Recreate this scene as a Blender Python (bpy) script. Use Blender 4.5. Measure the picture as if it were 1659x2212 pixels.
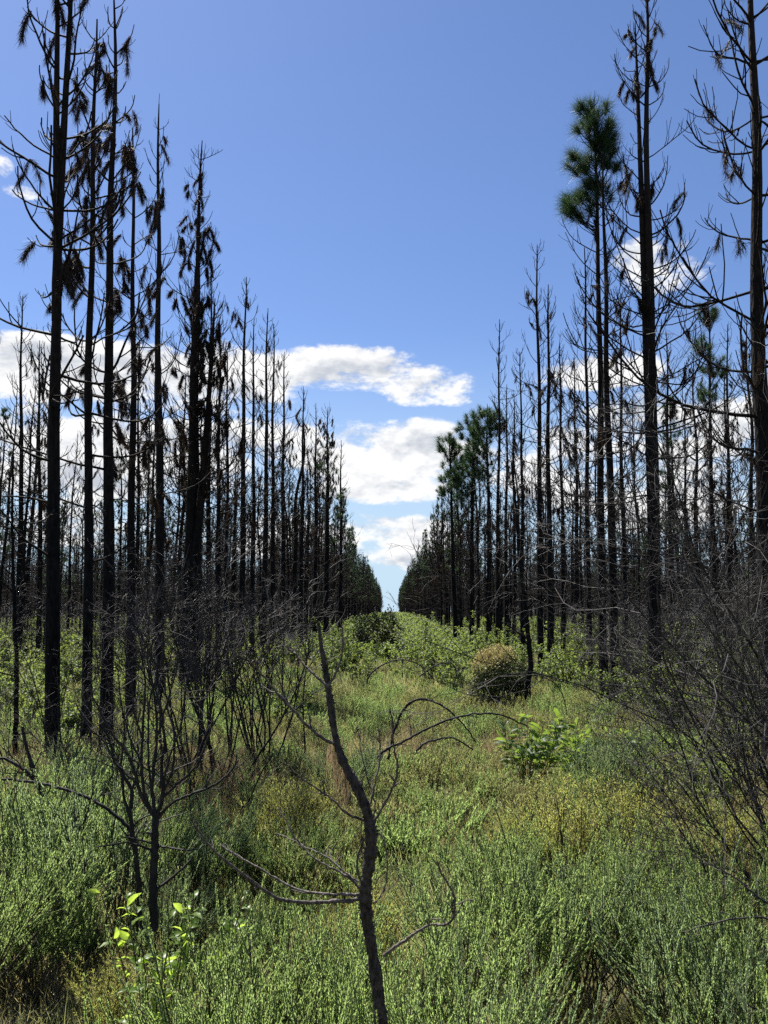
import bpy, math, random
import numpy as np
from mathutils import Vector

for o in list(bpy.data.objects):
    bpy.data.objects.remove(o)
SC = bpy.context.scene
C = SC.collection
R = math.radians

# ------------------------------------------------------------------ camera
CAM_H = 2.2
FPX, CXP, CYP, HORIZ, VPX = 1790.7, 829.5, 1106.0, 1320.0, 843.0
PITCH = math.atan((HORIZ - CYP) / FPX)
YAW = math.atan((VPX - CXP) / FPX)
cd = bpy.data.cameras.new('camera')
cam = bpy.data.objects.new('camera', cd)
C.objects.link(cam)
cam.location = (0, 0, CAM_H)
cam.rotation_euler = (math.pi / 2 + PITCH, 0, YAW)
cd.sensor_fit = 'VERTICAL'
cd.angle = 2 * math.atan(CYP / FPX)
cd.clip_start = 0.05
cd.clip_end = 6000
SC.camera = cam
_cp, _sp, _cy, _sy = math.cos(PITCH), math.sin(PITCH), math.cos(YAW), math.sin(YAW)


def ray(px, py):
    a, b = (px - CXP) / FPX, (CYP - py) / FPX
    x, y, z = a, _cp - b * _sp, _sp + b * _cp
    return np.array((x * _cy - y * _sy, x * _sy + y * _cy, z))


def P(px, py, Y):
    d = ray(px, py)
    return np.array((0, 0, CAM_H)) + d * (Y / d[1])


# ------------------------------------------------------------------ sun, sky, exposure
SUN_EL, SUN_AZ = R(57), R(-36)           # azimuth from +Y, negative = left of the view
sun_dir = Vector((math.sin(SUN_AZ) * math.cos(SUN_EL), math.cos(SUN_AZ) * math.cos(SUN_EL), math.sin(SUN_EL)))
sl = bpy.data.lights.new('sun', 'SUN')
sl.energy = 5.0
sl.angle = R(0.53)
sl.color = (1.0, 0.95, 0.86)
so = bpy.data.objects.new('sun', sl)
C.objects.link(so)
so.rotation_euler = sun_dir.to_track_quat('Z', 'Y').to_euler()

W = bpy.data.worlds.new('World')
SC.world = W
W.use_nodes = True
wt = W.node_tree
wt.nodes.clear()


def wn(t, **kw):
    n = wt.nodes.new(t)
    for k, v in kw.items():
        setattr(n, k, v)
    return n


def wm(op, a, b=None, c=None, clamp=False):
    n = wn('ShaderNodeMath', operation=op, use_clamp=clamp)
    for i, v in enumerate((a, b, c)):
        if v is None:
            continue
        if isinstance(v, (int, float)):
            n.inputs[i].default_value = v
        else:
            wt.links.new(v, n.inputs[i])
    return n.outputs[0]


sky = wn('ShaderNodeTexSky', sky_type='NISHITA')
sky.sun_disc = False
sky.sun_elevation = SUN_EL
sky.sun_rotation = SUN_AZ
sky.air_density = 1.0
sky.dust_density = 0.3
sky.ozone_density = 2.2
tint = wn('ShaderNodeMix', data_type='RGBA', blend_type='MULTIPLY')
tint.inputs[0].default_value = 1.0
wt.links.new(sky.outputs[0], tint.inputs[6])
tint.inputs[7].default_value = (0.84, 0.93, 1.16, 1)
pale = wn('ShaderNodeMix', data_type='RGBA')           # pale blue air low over the horizon, all the way round
pale.inputs[7].default_value = (4.9, 6.5, 7.9, 1)
wt.links.new(tint.outputs[2], pale.inputs[6])
bg = wn('ShaderNodeBackground')
bg.inputs[1].default_value = 0.05
wt.links.new(pale.outputs[2], bg.inputs[0])

tc = wn('ShaderNodeTexCoord')
sx = wn('ShaderNodeSeparateXYZ')
wt.links.new(tc.outputs['Generated'], sx.inputs[0])
dx, dy, dz = sx.outputs
rr = wm('SQRT', wm('ADD', wm('MULTIPLY', dx, dx), wm('MULTIPLY', dy, dy)))
vv = wm('DIVIDE', dz, wm('MAXIMUM', rr, 0.02))        # tangent of the elevation
phi = wm('ARCTAN2', dx, dy)                            # azimuth, 0 = down the clearing

pf = wn('ShaderNodeMapRange', interpolation_type='SMOOTHSTEP')
pf.inputs[1].default_value, pf.inputs[2].default_value, pf.inputs[3].default_value, pf.inputs[4].default_value = 0.0, 0.36, 0.95, 0.0
wt.links.new(vv, pf.inputs[0])
wt.links.new(pf.outputs[0], pale.inputs[0])


def fbm(off, detail):
    cb = wn('ShaderNodeCombineXYZ')
    wt.links.new(dx, cb.inputs[0])
    wt.links.new(dy, cb.inputs[1])
    wt.links.new(wm('MULTIPLY', wm('ADD', dz, off), 2.1), cb.inputs[2])
    n = wn('ShaderNodeTexNoise', noise_dimensions='3D')
    n.inputs['Scale'].default_value = 9.0
    n.inputs['Detail'].default_value = detail
    n.inputs['Roughness'].default_value = 0.64
    n.inputs['Lacunarity'].default_value = 2.1
    n.inputs['Distortion'].default_value = 0.15
    wt.links.new(cb.outputs[0], n.inputs['Vector'])
    return n.outputs[0]


f0 = fbm(0.0, 7.0)
f1 = fbm(0.014, 3.5)
# cumulus banks seen down the clearing and over the stands: centre and half size in picture degrees
BANKS = [(250, 812, 330, 58, .62), (560, 800, 160, 52, .55), (740, 800, 140, 48, .6), (900, 832, 100, 38, .5),
         (980, 862, 40, 16, .3), (130, 985, 420, 75, .62), (640, 960, 150, 52, .5), (830, 985, 170, 66, .62),
         (820, 1050, 140, 32, .5), (960, 990, 120, 55, .4), (830, 1150, 120, 34, .5), (900, 1160, 80, 26, .4),
         (850, 1205, 90, 22, .45), (300, 1150, 500, 42, .4),
         (1425, 575, 85, 55, .56), (1290, 800, 110, 34, .42), (1420, 935, 210, 60, .56), (1300, 1010, 220, 60, .42),
         (1500, 1090, 240, 60, .4), (8, 355, 20, 24, .42), (45, 415, 36, 14, .3)]
cov = None
for (bx, by, hw, hh, amp) in BANKS:
    d = ray(bx, by)
    ph, el = math.atan2(d[0], d[1]), d[2] / math.hypot(d[0], d[1])
    a = wm('MULTIPLY', wm('SUBTRACT', phi, ph), FPX / hw)
    b = wm('MULTIPLY', wm('SUBTRACT', vv, el), FPX / hh)
    q = wm('ADD', wm('MULTIPLY', a, a), wm('MULTIPLY', b, b))
    g = wm('MULTIPLY', wm('EXPONENT', wm('MULTIPLY', wm('MULTIPLY', q, q), -0.35)), amp)
    cov = g if cov is None else wm('MAXIMUM', cov, g)
# the same kind of broken cumulus goes on all the way round, outside the view
side = wm('MULTIPLY', wm('SUBTRACT', wm('ABSOLUTE', phi), 0.5), 5.0, clamp=True)
low = wm('MULTIPLY', wm('SUBTRACT', 0.42, vv), 6.0, clamp=True)
gen = wm('MULTIPLY', wm('MULTIPLY', side, low), 0.34)
cov = wm('MAXIMUM', cov, gen)
dens = wm('ADD', wm('SUBTRACT', cov, 0.25), wm('MULTIPLY', wm('MULTIPLY', wm('SUBTRACT', f0, 0.5), 1.85), wm('MULTIPLY', cov, 5.0, clamp=True)))
al = wn('ShaderNodeMapRange', interpolation_type='SMOOTHSTEP')
al.inputs[1].default_value, al.inputs[2].default_value = -0.03, 0.24
wt.links.new(dens, al.inputs[0])
alpha = wm('MULTIPLY', al.outputs[0], wm('GREATER_THAN', vv, 0.0))
lit = wm('ADD', wm('ADD', 1.0, wm('MULTIPLY', wm('SUBTRACT', f0, f1), 3.0)), wm('MULTIPLY', dens, -0.35))
lit = wm('MINIMUM', wm('MAXIMUM', lit, 0.5), 1.05)
ramp = wn('ShaderNodeMix', data_type='RGBA')
wt.links.new(wm('MULTIPLY', wm('SUBTRACT', lit, 0.5), 1.9, clamp=True), ramp.inputs[0])
ramp.inputs[6].default_value = (0.56, 0.60, 0.67, 1)
ramp.inputs[7].default_value = (1.0, 1.0, 1.0, 1)
bgc = wn('ShaderNodeBackground')
bgc.inputs[1].default_value = 0.445
wt.links.new(ramp.outputs[2], bgc.inputs[0])
mixs = wn('ShaderNodeMixShader')
wt.links.new(alpha, mixs.inputs[0])
wt.links.new(bg.outputs[0], mixs.inputs[1])
wt.links.new(bgc.outputs[0], mixs.inputs[2])
wo = wn('ShaderNodeOutputWorld')
wt.links.new(mixs.outputs[0], wo.inputs[0])
W.cycles.sampling_method = 'MANUAL'
W.cycles.sample_map_resolution = 512

vs = SC.view_settings
SC.display_settings.display_device = 'sRGB'
vs.view_transform = 'Standard'
vs.look = 'None'
vs.exposure = 1.25
vs.gamma = 1.0
vs.use_curve_mapping = False
cy = SC.cycles
cy.max_bounces = 7
cy.diffuse_bounces = 4
cy.glossy_bounces = 2
cy.transmission_bounces = 6
cy.transparent_max_bounces = 4
cy.caustics_reflective = False
cy.caustics_refractive = False
cy.use_denoising = False
cy.adaptive_threshold = 0.02

# ------------------------------------------------------------------ materials


def nodes_of(name):
    m = bpy.data.materials.new(name)
    m.use_nodes = True
    t = m.node_tree
    t.nodes.clear()
    out = t.nodes.new('ShaderNodeOutputMaterial')
    return m, t, out


def mixc(t, fac, a, b):
    n = t.nodes.new('ShaderNodeMix')
    n.data_type = 'RGBA'
    for i, v in ((0, fac), (6, a), (7, b)):
        if isinstance(v, (int, float)):
            n.inputs[i].default_value = v
        elif isinstance(v, tuple):
            n.inputs[i].default_value = (*v, 1)
        else:
            t.links.new(v, n.inputs[i])
    return n.outputs[2]


def rng_map(t, v, a, b, c=0.0, d=1.0):
    n = t.nodes.new('ShaderNodeMapRange')
    n.inputs[1].default_value, n.inputs[2].default_value = a, b
    n.inputs[3].default_value, n.inputs[4].default_value = c, d
    t.links.new(v, n.inputs[0])
    return n.outputs[0]


def noise(t, scale, vec=None, detail=4, rough=0.55):
    n = t.nodes.new('ShaderNodeTexNoise')
    n.inputs['Scale'].default_value = scale
    n.inputs['Detail'].default_value = detail
    n.inputs['Roughness'].default_value = rough
    if vec is not None:
        t.links.new(vec, n.inputs['Vector'])
    return n.outputs[0]


def leaf_mat(name, dark, light, trans, amount=0.4, rough=0.42, spec=0.5, patch=None, pscale=0.35, var=0.3):
    """thin leaf: glossy diffuse face + light coming through; each leaf its own tone"""
    m, t, out = nodes_of(name)
    geo = t.nodes.new('ShaderNodeNewGeometry')
    oi = t.nodes.new('ShaderNodeObjectInfo')
    add = t.nodes.new('ShaderNodeMath')
    add.operation = 'MULTIPLY_ADD'
    add.inputs[1].default_value = var
    t.links.new(geo.outputs['Random Per Island'], add.inputs[0])
    sc = t.nodes.new('ShaderNodeMath')
    sc.operation = 'MULTIPLY'
    sc.inputs[1].default_value = 1.0 - var
    t.links.new(oi.outputs['Random'], sc.inputs[0])
    t.links.new(sc.outputs[0], add.inputs[2])
    f = add.outputs[0]
    col = mixc(t, f, dark, light)
    tr = mixc(t, f, tuple(c * 0.75 for c in trans), trans)
    if patch:
        nz = rng_map(t, noise(t, pscale, geo.outputs['Position'], 3), 0.42, 0.62)
        col = mixc(t, nz, col, patch)
        tr = mixc(t, nz, tr, tuple(min(1, c * 1.9) for c in patch))
    b = t.nodes.new('ShaderNodeBsdfPrincipled')
    b.inputs['Roughness'].default_value = rough
    b.inputs['Specular IOR Level'].default_value = spec
    t.links.new(col, b.inputs['Base Color'])
    tl = t.nodes.new('ShaderNodeBsdfTranslucent')
    t.links.new(tr, tl.inputs[0])
    mx = t.nodes.new('ShaderNodeMixShader')
    mx.inputs[0].default_value = amount
    t.links.new(b.outputs[0], mx.inputs[1])
    t.links.new(tl.outputs[0], mx.inputs[2])
    t.links.new(mx.outputs[0], out.inputs[0])
    return m


def bark_mat(name, a, b, scale=30, stretch=0.25, bump=0.6, rough=0.85, spec=0.3, up=None, upz=(3.0, 11.0), dist=0.02):
    m, t, out = nodes_of(name)
    tcn = t.nodes.new('ShaderNodeTexCoord')
    mp = t.nodes.new('ShaderNodeMapping')
    mp.inputs['Scale'].default_value = (1, 1, stretch)
    t.links.new(tcn.outputs['Object'], mp.inputs[0])
    nz = noise(t, scale, mp.outputs[0], 6, 0.62)
    vo = t.nodes.new('ShaderNodeTexVoronoi')
    vo.inputs['Scale'].default_value = scale * 1.1
    t.links.new(mp.outputs[0], vo.inputs['Vector'])
    f = rng_map(t, nz, 0.35, 0.68)
    col = mixc(t, f, a, b)
    if up:
        s = t.nodes.new('ShaderNodeSeparateXYZ')
        t.links.new(tcn.outputs['Object'], s.inputs[0])
        big = noise(t, 0.9, tcn.outputs['Object'], 3)
        ad = t.nodes.new('ShaderNodeMath')
        ad.operation = 'MULTIPLY_ADD'
        ad.inputs[1].default_value = 5.0
        t.links.new(big, ad.inputs[0])
        t.links.new(s.outputs[2], ad.inputs[2])
        col = mixc(t, rng_map(t, ad.outputs[0], upz[0] + 2.5, upz[1] + 2.5), col, mixc(t, f, tuple(c * 0.5 for c in up), up))
    p = t.nodes.new('ShaderNodeBsdfPrincipled')
    p.inputs['Roughness'].default_value = rough
    p.inputs['Specular IOR Level'].default_value = spec
    t.links.new(col, p.inputs['Base Color'])
    bp = t.nodes.new('ShaderNodeBump')
    bp.inputs['Strength'].default_value = bump
    bp.inputs['Distance'].default_value = dist
    mh = t.nodes.new('ShaderNodeMath')
    mh.operation = 'MULTIPLY_ADD'
    mh.inputs[1].default_value = 0.8
    t.links.new(vo.outputs['Distance'], mh.inputs[0])
    t.links.new(nz, mh.inputs[2])
    t.links.new(mh.outputs[0], bp.inputs['Height'])
    t.links.new(bp.outputs[0], p.inputs['Normal'])
    t.links.new(p.outputs[0], out.inputs[0])
    return m


M = {}
M['char'] = bark_mat('charred_bark', (0.0035, 0.0035, 0.004), (0.018, 0.0165, 0.0165), 26, 0.3, 1.0, rough=0.92, spec=0.08, up=(0.032, 0.025, 0.021))
M['branch'] = bark_mat('burnt_branch', (0.005, 0.0045, 0.0045), (0.020, 0.017, 0.015), 40, 0.6, 0.4, rough=0.85, spec=0.1)
M['twig'] = bark_mat('grey_dead_twig', (0.010, 0.009, 0.009), (0.062, 0.053, 0.048), 18, 0.6, 0.3, rough=0.6, spec=0.3)
M['stem'] = bark_mat('black_burnt_stem', (0.005, 0.005, 0.005), (0.030, 0.026, 0.024), 30, 0.5, 0.5, rough=0.7, spec=0.25)
M['sapling'] = bark_mat('sapling_bark', (0.006, 0.005, 0.005), (0.085, 0.07, 0.058), 75, 0.5, 1.0, rough=0.75, spec=0.25, dist=0.008)
M['deadneedle'] = leaf_mat('dead_brown_needles', (0.011, 0.008, 0.006), (0.042, 0.028, 0.016), (0.07, 0.04, 0.018), 0.2, 0.6, 0.2, var=0.7)
M['needle'] = leaf_mat('green_pine_needles', (0.012, 0.034, 0.016), (0.04, 0.075, 0.03), (0.07, 0.13, 0.04), 0.28, 0.5, 0.3)
M['heath'] = leaf_mat('heath_leaves', (0.08, 0.13, 0.053), (0.175, 0.235, 0.092), (0.47, 0.64, 0.21), 0.56, 0.45, 0.4, var=0.2)
M['heathtip'] = leaf_mat('heath_fresh_tips', (0.17, 0.25, 0.078), (0.28, 0.345, 0.115), (0.60, 0.77, 0.23), 0.54, 0.45, 0.4, var=0.2)
M['bluheath'] = leaf_mat('grey_green_heath_leaves', (0.09, 0.14, 0.085), (0.165, 0.22, 0.125), (0.40, 0.54, 0.24), 0.55, 0.45, 0.4, var=0.25)
M['yellow'] = leaf_mat('yellow_green_wispy_leaves', (0.16, 0.17, 0.045), (0.29, 0.28, 0.075), (0.60, 0.62, 0.15), 0.52, 0.5, 0.35, var=0.35)
M['saplingtwig'] = bark_mat('sapling_twig', (0.018, 0.015, 0.013), (0.15, 0.125, 0.105), 80, 0.6, 0.8, rough=0.65, spec=0.3, dist=0.004)  # flaky grey bark, lightened further: sunlit branch tops put into the colour
M['olive'] = leaf_mat('olive_shrub_leaves', (0.13, 0.14, 0.055), (0.22, 0.225, 0.09), (0.46, 0.48, 0.17), 0.5, 0.5, 0.35, var=0.25)
M['grass'] = leaf_mat('meadow_grass', (0.10, 0.12, 0.045), (0.20, 0.21, 0.085), (0.50, 0.53, 0.19), 0.52, 0.45, 0.4,
                      patch=(0.24, 0.21, 0.10), pscale=0.5)
M['drygrass'] = leaf_mat('dry_reddish_grass', (0.13, 0.10, 0.055), (0.25, 0.18, 0.11), (0.42, 0.30, 0.17), 0.4, 0.5, 0.4)
M['leaf'] = leaf_mat('broad_green_leaves', (0.045, 0.075, 0.026), (0.10, 0.14, 0.045), (0.30, 0.39, 0.08), 0.48, 0.46, 0.35, var=0.55)
M['brightleaf'] = leaf_mat('fresh_yellow_green_leaves', (0.07, 0.12, 0.025), (0.14, 0.22, 0.04), (0.52, 0.72, 0.09), 0.55, 0.4, 0.4, var=0.7)
M['lushleaf'] = leaf_mat('lush_green_leaves', (0.03, 0.065, 0.018), (0.07, 0.125, 0.03), (0.30, 0.44, 0.06), 0.44, 0.5, 0.3, var=0.7)
M['darkleaf'] = leaf_mat('small_dark_leaves', (0.012, 0.019, 0.007), (0.036, 0.050, 0.016), (0.06, 0.085, 0.02), 0.15, 0.5, 0.25, var=0.8)  # dark green, lowered further: the round bush's backlit shade put into the colour
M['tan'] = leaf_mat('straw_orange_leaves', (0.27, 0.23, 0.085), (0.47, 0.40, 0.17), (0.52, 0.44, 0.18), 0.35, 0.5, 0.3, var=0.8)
M['greystem'] = bark_mat('green_brown_stem', (0.05, 0.04, 0.025), (0.11, 0.09, 0.05), 40, 0.5, 0.3, rough=0.7)


def soil():
    m, t, out = nodes_of('soil')
    g = t.nodes.new('ShaderNodeNewGeometry')
    a = noise(t, 1.2, g.outputs['Position'], 6)
    b = noise(t, 14, g.outputs['Position'], 5)
    c = mixc(t, rng_map(t, a, 0.38, 0.62), (0.045, 0.042, 0.020), (0.075, 0.072, 0.030))
    c = mixc(t, rng_map(t, b, 0.45, 0.7), c, (0.10, 0.085, 0.05))
    p = t.nodes.new('ShaderNodeBsdfPrincipled')
    p.inputs['Roughness'].default_value = 0.95
    t.links.new(c, p.inputs['Base Color'])
    bp = t.nodes.new('ShaderNodeBump')
    bp.inputs['Strength'].default_value = 0.8
    bp.inputs['Distance'].default_value = 0.05
    t.links.new(b, bp.inputs['Height'])
    t.links.new(bp.outputs[0], p.inputs['Normal'])
    t.links.new(p.outputs[0], out.inputs[0])
    return m


M['soil'] = soil()

# ------------------------------------------------------------------ mesh helpers


class MB:
    """collects vertices and faces, builds ONE mesh"""

    def __init__(s):
        s.v, s.q, s.t, s.qm, s.tm, s.n = [], [], [], [], [], 0

    def add(s, v, quads=None, tris=None, mat=0):
        v = np.asarray(v, np.float32).reshape(-1, 3)
        s.v.append(v)
        if quads is not None and len(quads):
            s.q.append(np.asarray(quads, np.int32) + s.n)
            s.qm.append(np.full(len(quads), mat, np.int32))
        if tris is not None and len(tris):
            s.t.append(np.asarray(tris, np.int32) + s.n)
            s.tm.append(np.full(len(tris), mat, np.int32))
        s.n += len(v)

    def mesh(s, name, mats, off=(0, 0, 0)):
        me = bpy.data.meshes.new(name)
        if not isinstance(mats, (list, tuple)):
            mats = [mats]
        for m in mats:
            me.materials.append(M[m])
        V = np.concatenate(s.v) - np.asarray(off, np.float32)
        Q = np.concatenate(s.q) if s.q else np.zeros((0, 4), np.int32)
        T = np.concatenate(s.t) if s.t else np.zeros((0, 3), np.int32)
        mi = np.concatenate([*(s.qm), *(s.tm)])
        me.vertices.add(len(V))
        me.vertices.foreach_set('co', V.ravel())
        nl = Q.size + T.size
        me.loops.add(nl)
        me.loops.foreach_set('vertex_index', np.concatenate([Q.ravel(), T.ravel()]))
        me.polygons.add(len(Q) + len(T))
        ls = np.concatenate([np.arange(len(Q)) * 4, Q.size + np.arange(len(T)) * 3]).astype(np.int32)
        me.polygons.foreach_set('loop_start', ls)
        me.polygons.foreach_set('material_index', mi)
        sm = np.concatenate([np.ones(len(Q), bool), np.zeros(len(T), bool)])
        me.polygons.foreach_set('use_smooth', sm)
        me.update(calc_edges=True)
        return me


def nrm(a):
    return a / np.maximum(np.linalg.norm(a, axis=-1, keepdims=True), 1e-9)


def tubes(mb, Pn, Rn, k=3, mat=0, rng=None, jit=0.0):
    """Pn (N,n,3) paths, Rn (N,n) radii -> k-sided tubes"""
    Pn = np.asarray(Pn, float)
    Rn = np.asarray(Rn, float)
    if Pn.ndim == 2:
        Pn, Rn = Pn[None], Rn[None]
    N, n, _ = Pn.shape
    if N == 0:
        return
    T = np.empty_like(Pn)
    T[:, 1:-1] = Pn[:, 2:] - Pn[:, :-2]
    T[:, 0] = Pn[:, 1] - Pn[:, 0]
    T[:, -1] = Pn[:, -1] - Pn[:, -2]
    T = nrm(T)
    mean = nrm(Pn[:, -1] - Pn[:, 0])
    ref = np.where(np.abs(mean[:, 2:3]) > 0.75, np.array([[1., 0.13, 0]]), np.array([[0.1, 0.07, 1.]]))[:, None, :]
    U = nrm(np.cross(T, np.broadcast_to(ref, T.shape)))
    Vv = np.cross(T, U)
    a = np.arange(k) * 2 * math.pi / k
    rad = Rn[:, :, None] * np.ones(k)
    if jit and rng is not None:
        rad = rad * (1 + jit * rng.uniform(-1, 1, (N, n, k)))
    ring = Pn[:, :, None, :] + rad[..., None] * (np.cos(a)[:, None] * U[:, :, None, :] + np.sin(a)[:, None] * Vv[:, :, None, :])
    idx = np.arange(N * n * k).reshape(N, n, k)
    q = np.stack([idx[:, :-1], np.roll(idx, -1, 2)[:, :-1], np.roll(idx, -1, 2)[:, 1:], idx[:, 1:]], -1).reshape(-1, 4)
    mb.add(ring.reshape(-1, 3), quads=q, mat=mat)


def tris(mb, B, D, L, w, rng, mat=0):
    """thin needles"""
    N = len(B)
    if N == 0:
        return
    S = nrm(np.cross(D, rng.normal(size=(N, 3)))) * (np.asarray(w).reshape(-1, 1) / 2)
    v = np.stack([B - S, B + S, B + D * np.asarray(L).reshape(-1, 1)], 1)
    mb.add(v, tris=np.arange(N * 3).reshape(N, 3), mat=mat)


def diamonds(mb, B, D, L, w, rng, mat=0, Nn=None):
    """small leaves, four corners"""
    N = len(B)
    if N == 0:
        return
    L = np.asarray(L).reshape(-1, 1) * np.ones((N, 1))
    S = nrm(np.cross(D, rng.normal(size=(N, 3)) if Nn is None else Nn)) * (np.asarray(w).reshape(-1, 1) / 2)
    mid = B + D * L * 0.45
    v = np.stack([B, mid - S, B + D * L, mid + S], 1)
    mb.add(v, quads=np.arange(N * 4).reshape(N, 4), mat=mat)


def ovals(mb, B, D, Nn, L, w, rng, mat=0, fold=0.25, droop=0.25):
    """broad leaves: folded along the midrib, tip drooping"""
    N = len(B)
    if N == 0:
        return
    L = np.asarray(L).reshape(-1, 1) * np.ones((N, 1))
    w = np.asarray(w).reshape(-1, 1) * np.ones((N, 1))
    S = nrm(np.cross(D, Nn))
    Nn = nrm(np.cross(S, D))
    c1, c2 = B + D * L * .33, B + D * L * .7 - Nn * L * droop * .35
    tip = B + D * L * .97 - Nn * L * droop
    up = Nn * w * fold
    l1, r1 = c1 - S * w * .5 + up, c1 + S * w * .5 + up
    l2, r2 = c2 - S * w * .40 + up * .8, c2 + S * w * .40 + up * .8
    v = np.stack([B, c1, c2, tip, l1, l2, r1, r2], 1)
    o = (np.arange(N) * 8)[:, None]
    q = np.concatenate([o + [1, 2, 5, 4], o + [1, 6, 7, 2]])
    t = np.concatenate([o + [0, 1, 4], o + [2, 3, 5], o + [0, 6, 1], o + [2, 7, 3]])
    mb.add(v, quads=q, tris=t, mat=mat)


def grow(rng, S, D, L, Rad, n=5, wig=0.15, trop=0.1, tip=0.35, trop_pow=0.0):
    N = len(S)
    Pn = np.zeros((N, n, 3))
    Pn[:, 0] = S
    D = nrm(np.asarray(D, float))
    trop = np.asarray(trop, float) * np.ones(N)
    step = np.asarray(L, float)[:, None] / (n - 1)
    for i in range(1, n):
        D = D + rng.normal(size=(N, 3)) * wig
        D[:, 2] += trop * ((i / (n - 1)) ** trop_pow)
        D = nrm(D)
        Pn[:, i] = Pn[:, i - 1] + D * step
    Rn = np.asarray(Rad, float)[:, None] * np.linspace(1, tip, n)
    return Pn, Rn


def along(Pn, t):
    """points on paths: Pn (N,n,3), t (N,m) -> (N,m,3) and tangents"""
    n = Pn.shape[1]
    f = t * (n - 1)
    i = np.minimum(f.astype(int), n - 2)
    fr = (f - i)[..., None]
    ii = np.arange(len(Pn))[:, None]
    a, b = Pn[ii, i], Pn[ii, i + 1]
    return a + (b - a) * fr, nrm(b - a)


def spawn(rng, Pn, Rn, L, m, t0=.25, t1=.95, ang=(25, 50), lf=(.3, .6), rf=.55):
    N = len(Pn)
    t = rng.uniform(t0, t1, (N, m))
    S, T = along(Pn, t)
    S, T = S.reshape(-1, 3), T.reshape(-1, 3)
    side = nrm(np.cross(T, rng.normal(size=T.shape)))
    a = np.radians(rng.uniform(ang[0], ang[1], (len(T), 1)))
    D = T * np.cos(a) + side * np.sin(a)
    tt = t.reshape(-1)
    LL = np.repeat(np.asarray(L), m) * rng.uniform(lf[0], lf[1], len(tt)) * (1.15 - .6 * tt)
    R0 = np.repeat(Rn[:, 0], m) * (1 - .6 * tt) * rf
    return S, D, LL, R0


def rnd(seed):
    return np.random.default_rng(seed)


def gz(x, y):
    return 0.05 * math.sin(0.31 * x + 1.3) * math.cos(0.27 * y) + 0.03 * math.sin(0.9 * x + 0.7 * y)


# ------------------------------------------------------------------ scene helpers


def mobj(name, me, parent=None):
    o = bpy.data.objects.new(name, me)
    C.objects.link(o)
    if parent is not None:
        o.parent = parent
    return o


def thing(name, label, cat, loc, group=None, rz=0.0, sc=1.0):
    o = bpy.data.objects.new(name, None)
    o.empty_display_size = 0.1
    C.objects.link(o)
    o.location = loc
    o.rotation_euler = (0, 0, rz)
    o.scale = (sc, sc, sc)
    o['label'] = label
    o['category'] = cat
    if group:
        o['group'] = group
    return o


def tag(o, label, cat, group=None, kind=None):
    o['label'] = label
    o['category'] = cat
    if group:
        o['group'] = group
    if kind:
        o['kind'] = kind
    return o


def scatter(name, pts, rz, scl, idx, coll, label, cat, tilt=None):
    """uncountable cover: one object, copies of a few source tufts on points"""
    me = bpy.data.meshes.new(name)
    pts = np.asarray(pts, np.float32)
    n = len(pts)
    me.vertices.add(n)
    me.vertices.foreach_set('co', pts.ravel())
    rot = np.zeros((n, 3), np.float32)
    rot[:, 2] = rz
    if tilt is not None:
        rot[:, :2] = tilt
    a = me.attributes.new('rot', 'FLOAT_VECTOR', 'POINT')
    a.data.foreach_set('vector', rot.ravel())
    a = me.attributes.new('scl', 'FLOAT', 'POINT')
    a.data.foreach_set('value', np.asarray(scl, np.float32))
    a = me.attributes.new('pick', 'INT', 'POINT')
    a.data.foreach_set('value', np.asarray(idx, np.int32))
    me.update()
    o = mobj(name, me)
    ng = bpy.data.node_groups.new(name, 'GeometryNodeTree')
    ng.interface.new_socket('Geometry', in_out='INPUT', socket_type='NodeSocketGeometry')
    ng.interface.new_socket('Geometry', in_out='OUTPUT', socket_type='NodeSocketGeometry')
    gi, go = ng.nodes.new('NodeGroupInput'), ng.nodes.new('NodeGroupOutput')
    ip = ng.nodes.new('GeometryNodeInstanceOnPoints')
    ci = ng.nodes.new('GeometryNodeCollectionInfo')
    ci.inputs[0].default_value = coll
    ci.inputs[1].default_value = True
    ci.inputs[2].default_value = True

    def attr(nm, ty):
        k = ng.nodes.new('GeometryNodeInputNamedAttribute')
        k.data_type = ty
        k.inputs[0].default_value = nm
        return k.outputs[0]
    ng.links.new(gi.outputs[0], ip.inputs['Points'])
    ng.links.new(ci.outputs[0], ip.inputs['Instance'])
    ip.inputs['Pick Instance'].default_value = True
    ng.links.new(attr('pick', 'INT'), ip.inputs['Instance Index'])
    ng.links.new(attr('rot', 'FLOAT_VECTOR'), ip.inputs['Rotation'])
    ng.links.new(attr('scl', 'FLOAT'), ip.inputs['Scale'])
    ng.links.new(ip.outputs[0], go.inputs[0])
    md = o.modifiers.new('scatter', 'NODES')
    md.node_group = ng
    tag(o, label, cat, kind='stuff')
    return o


def source(name, meshes):
    """an unlinked collection of source tufts for scatter()"""
    c = bpy.data.collections.new(name)
    for i, me in enumerate(meshes):
        o = bpy.data.objects.new('%s_%02d' % (name, i), me)
        c.objects.link(o)
    return c


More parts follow.
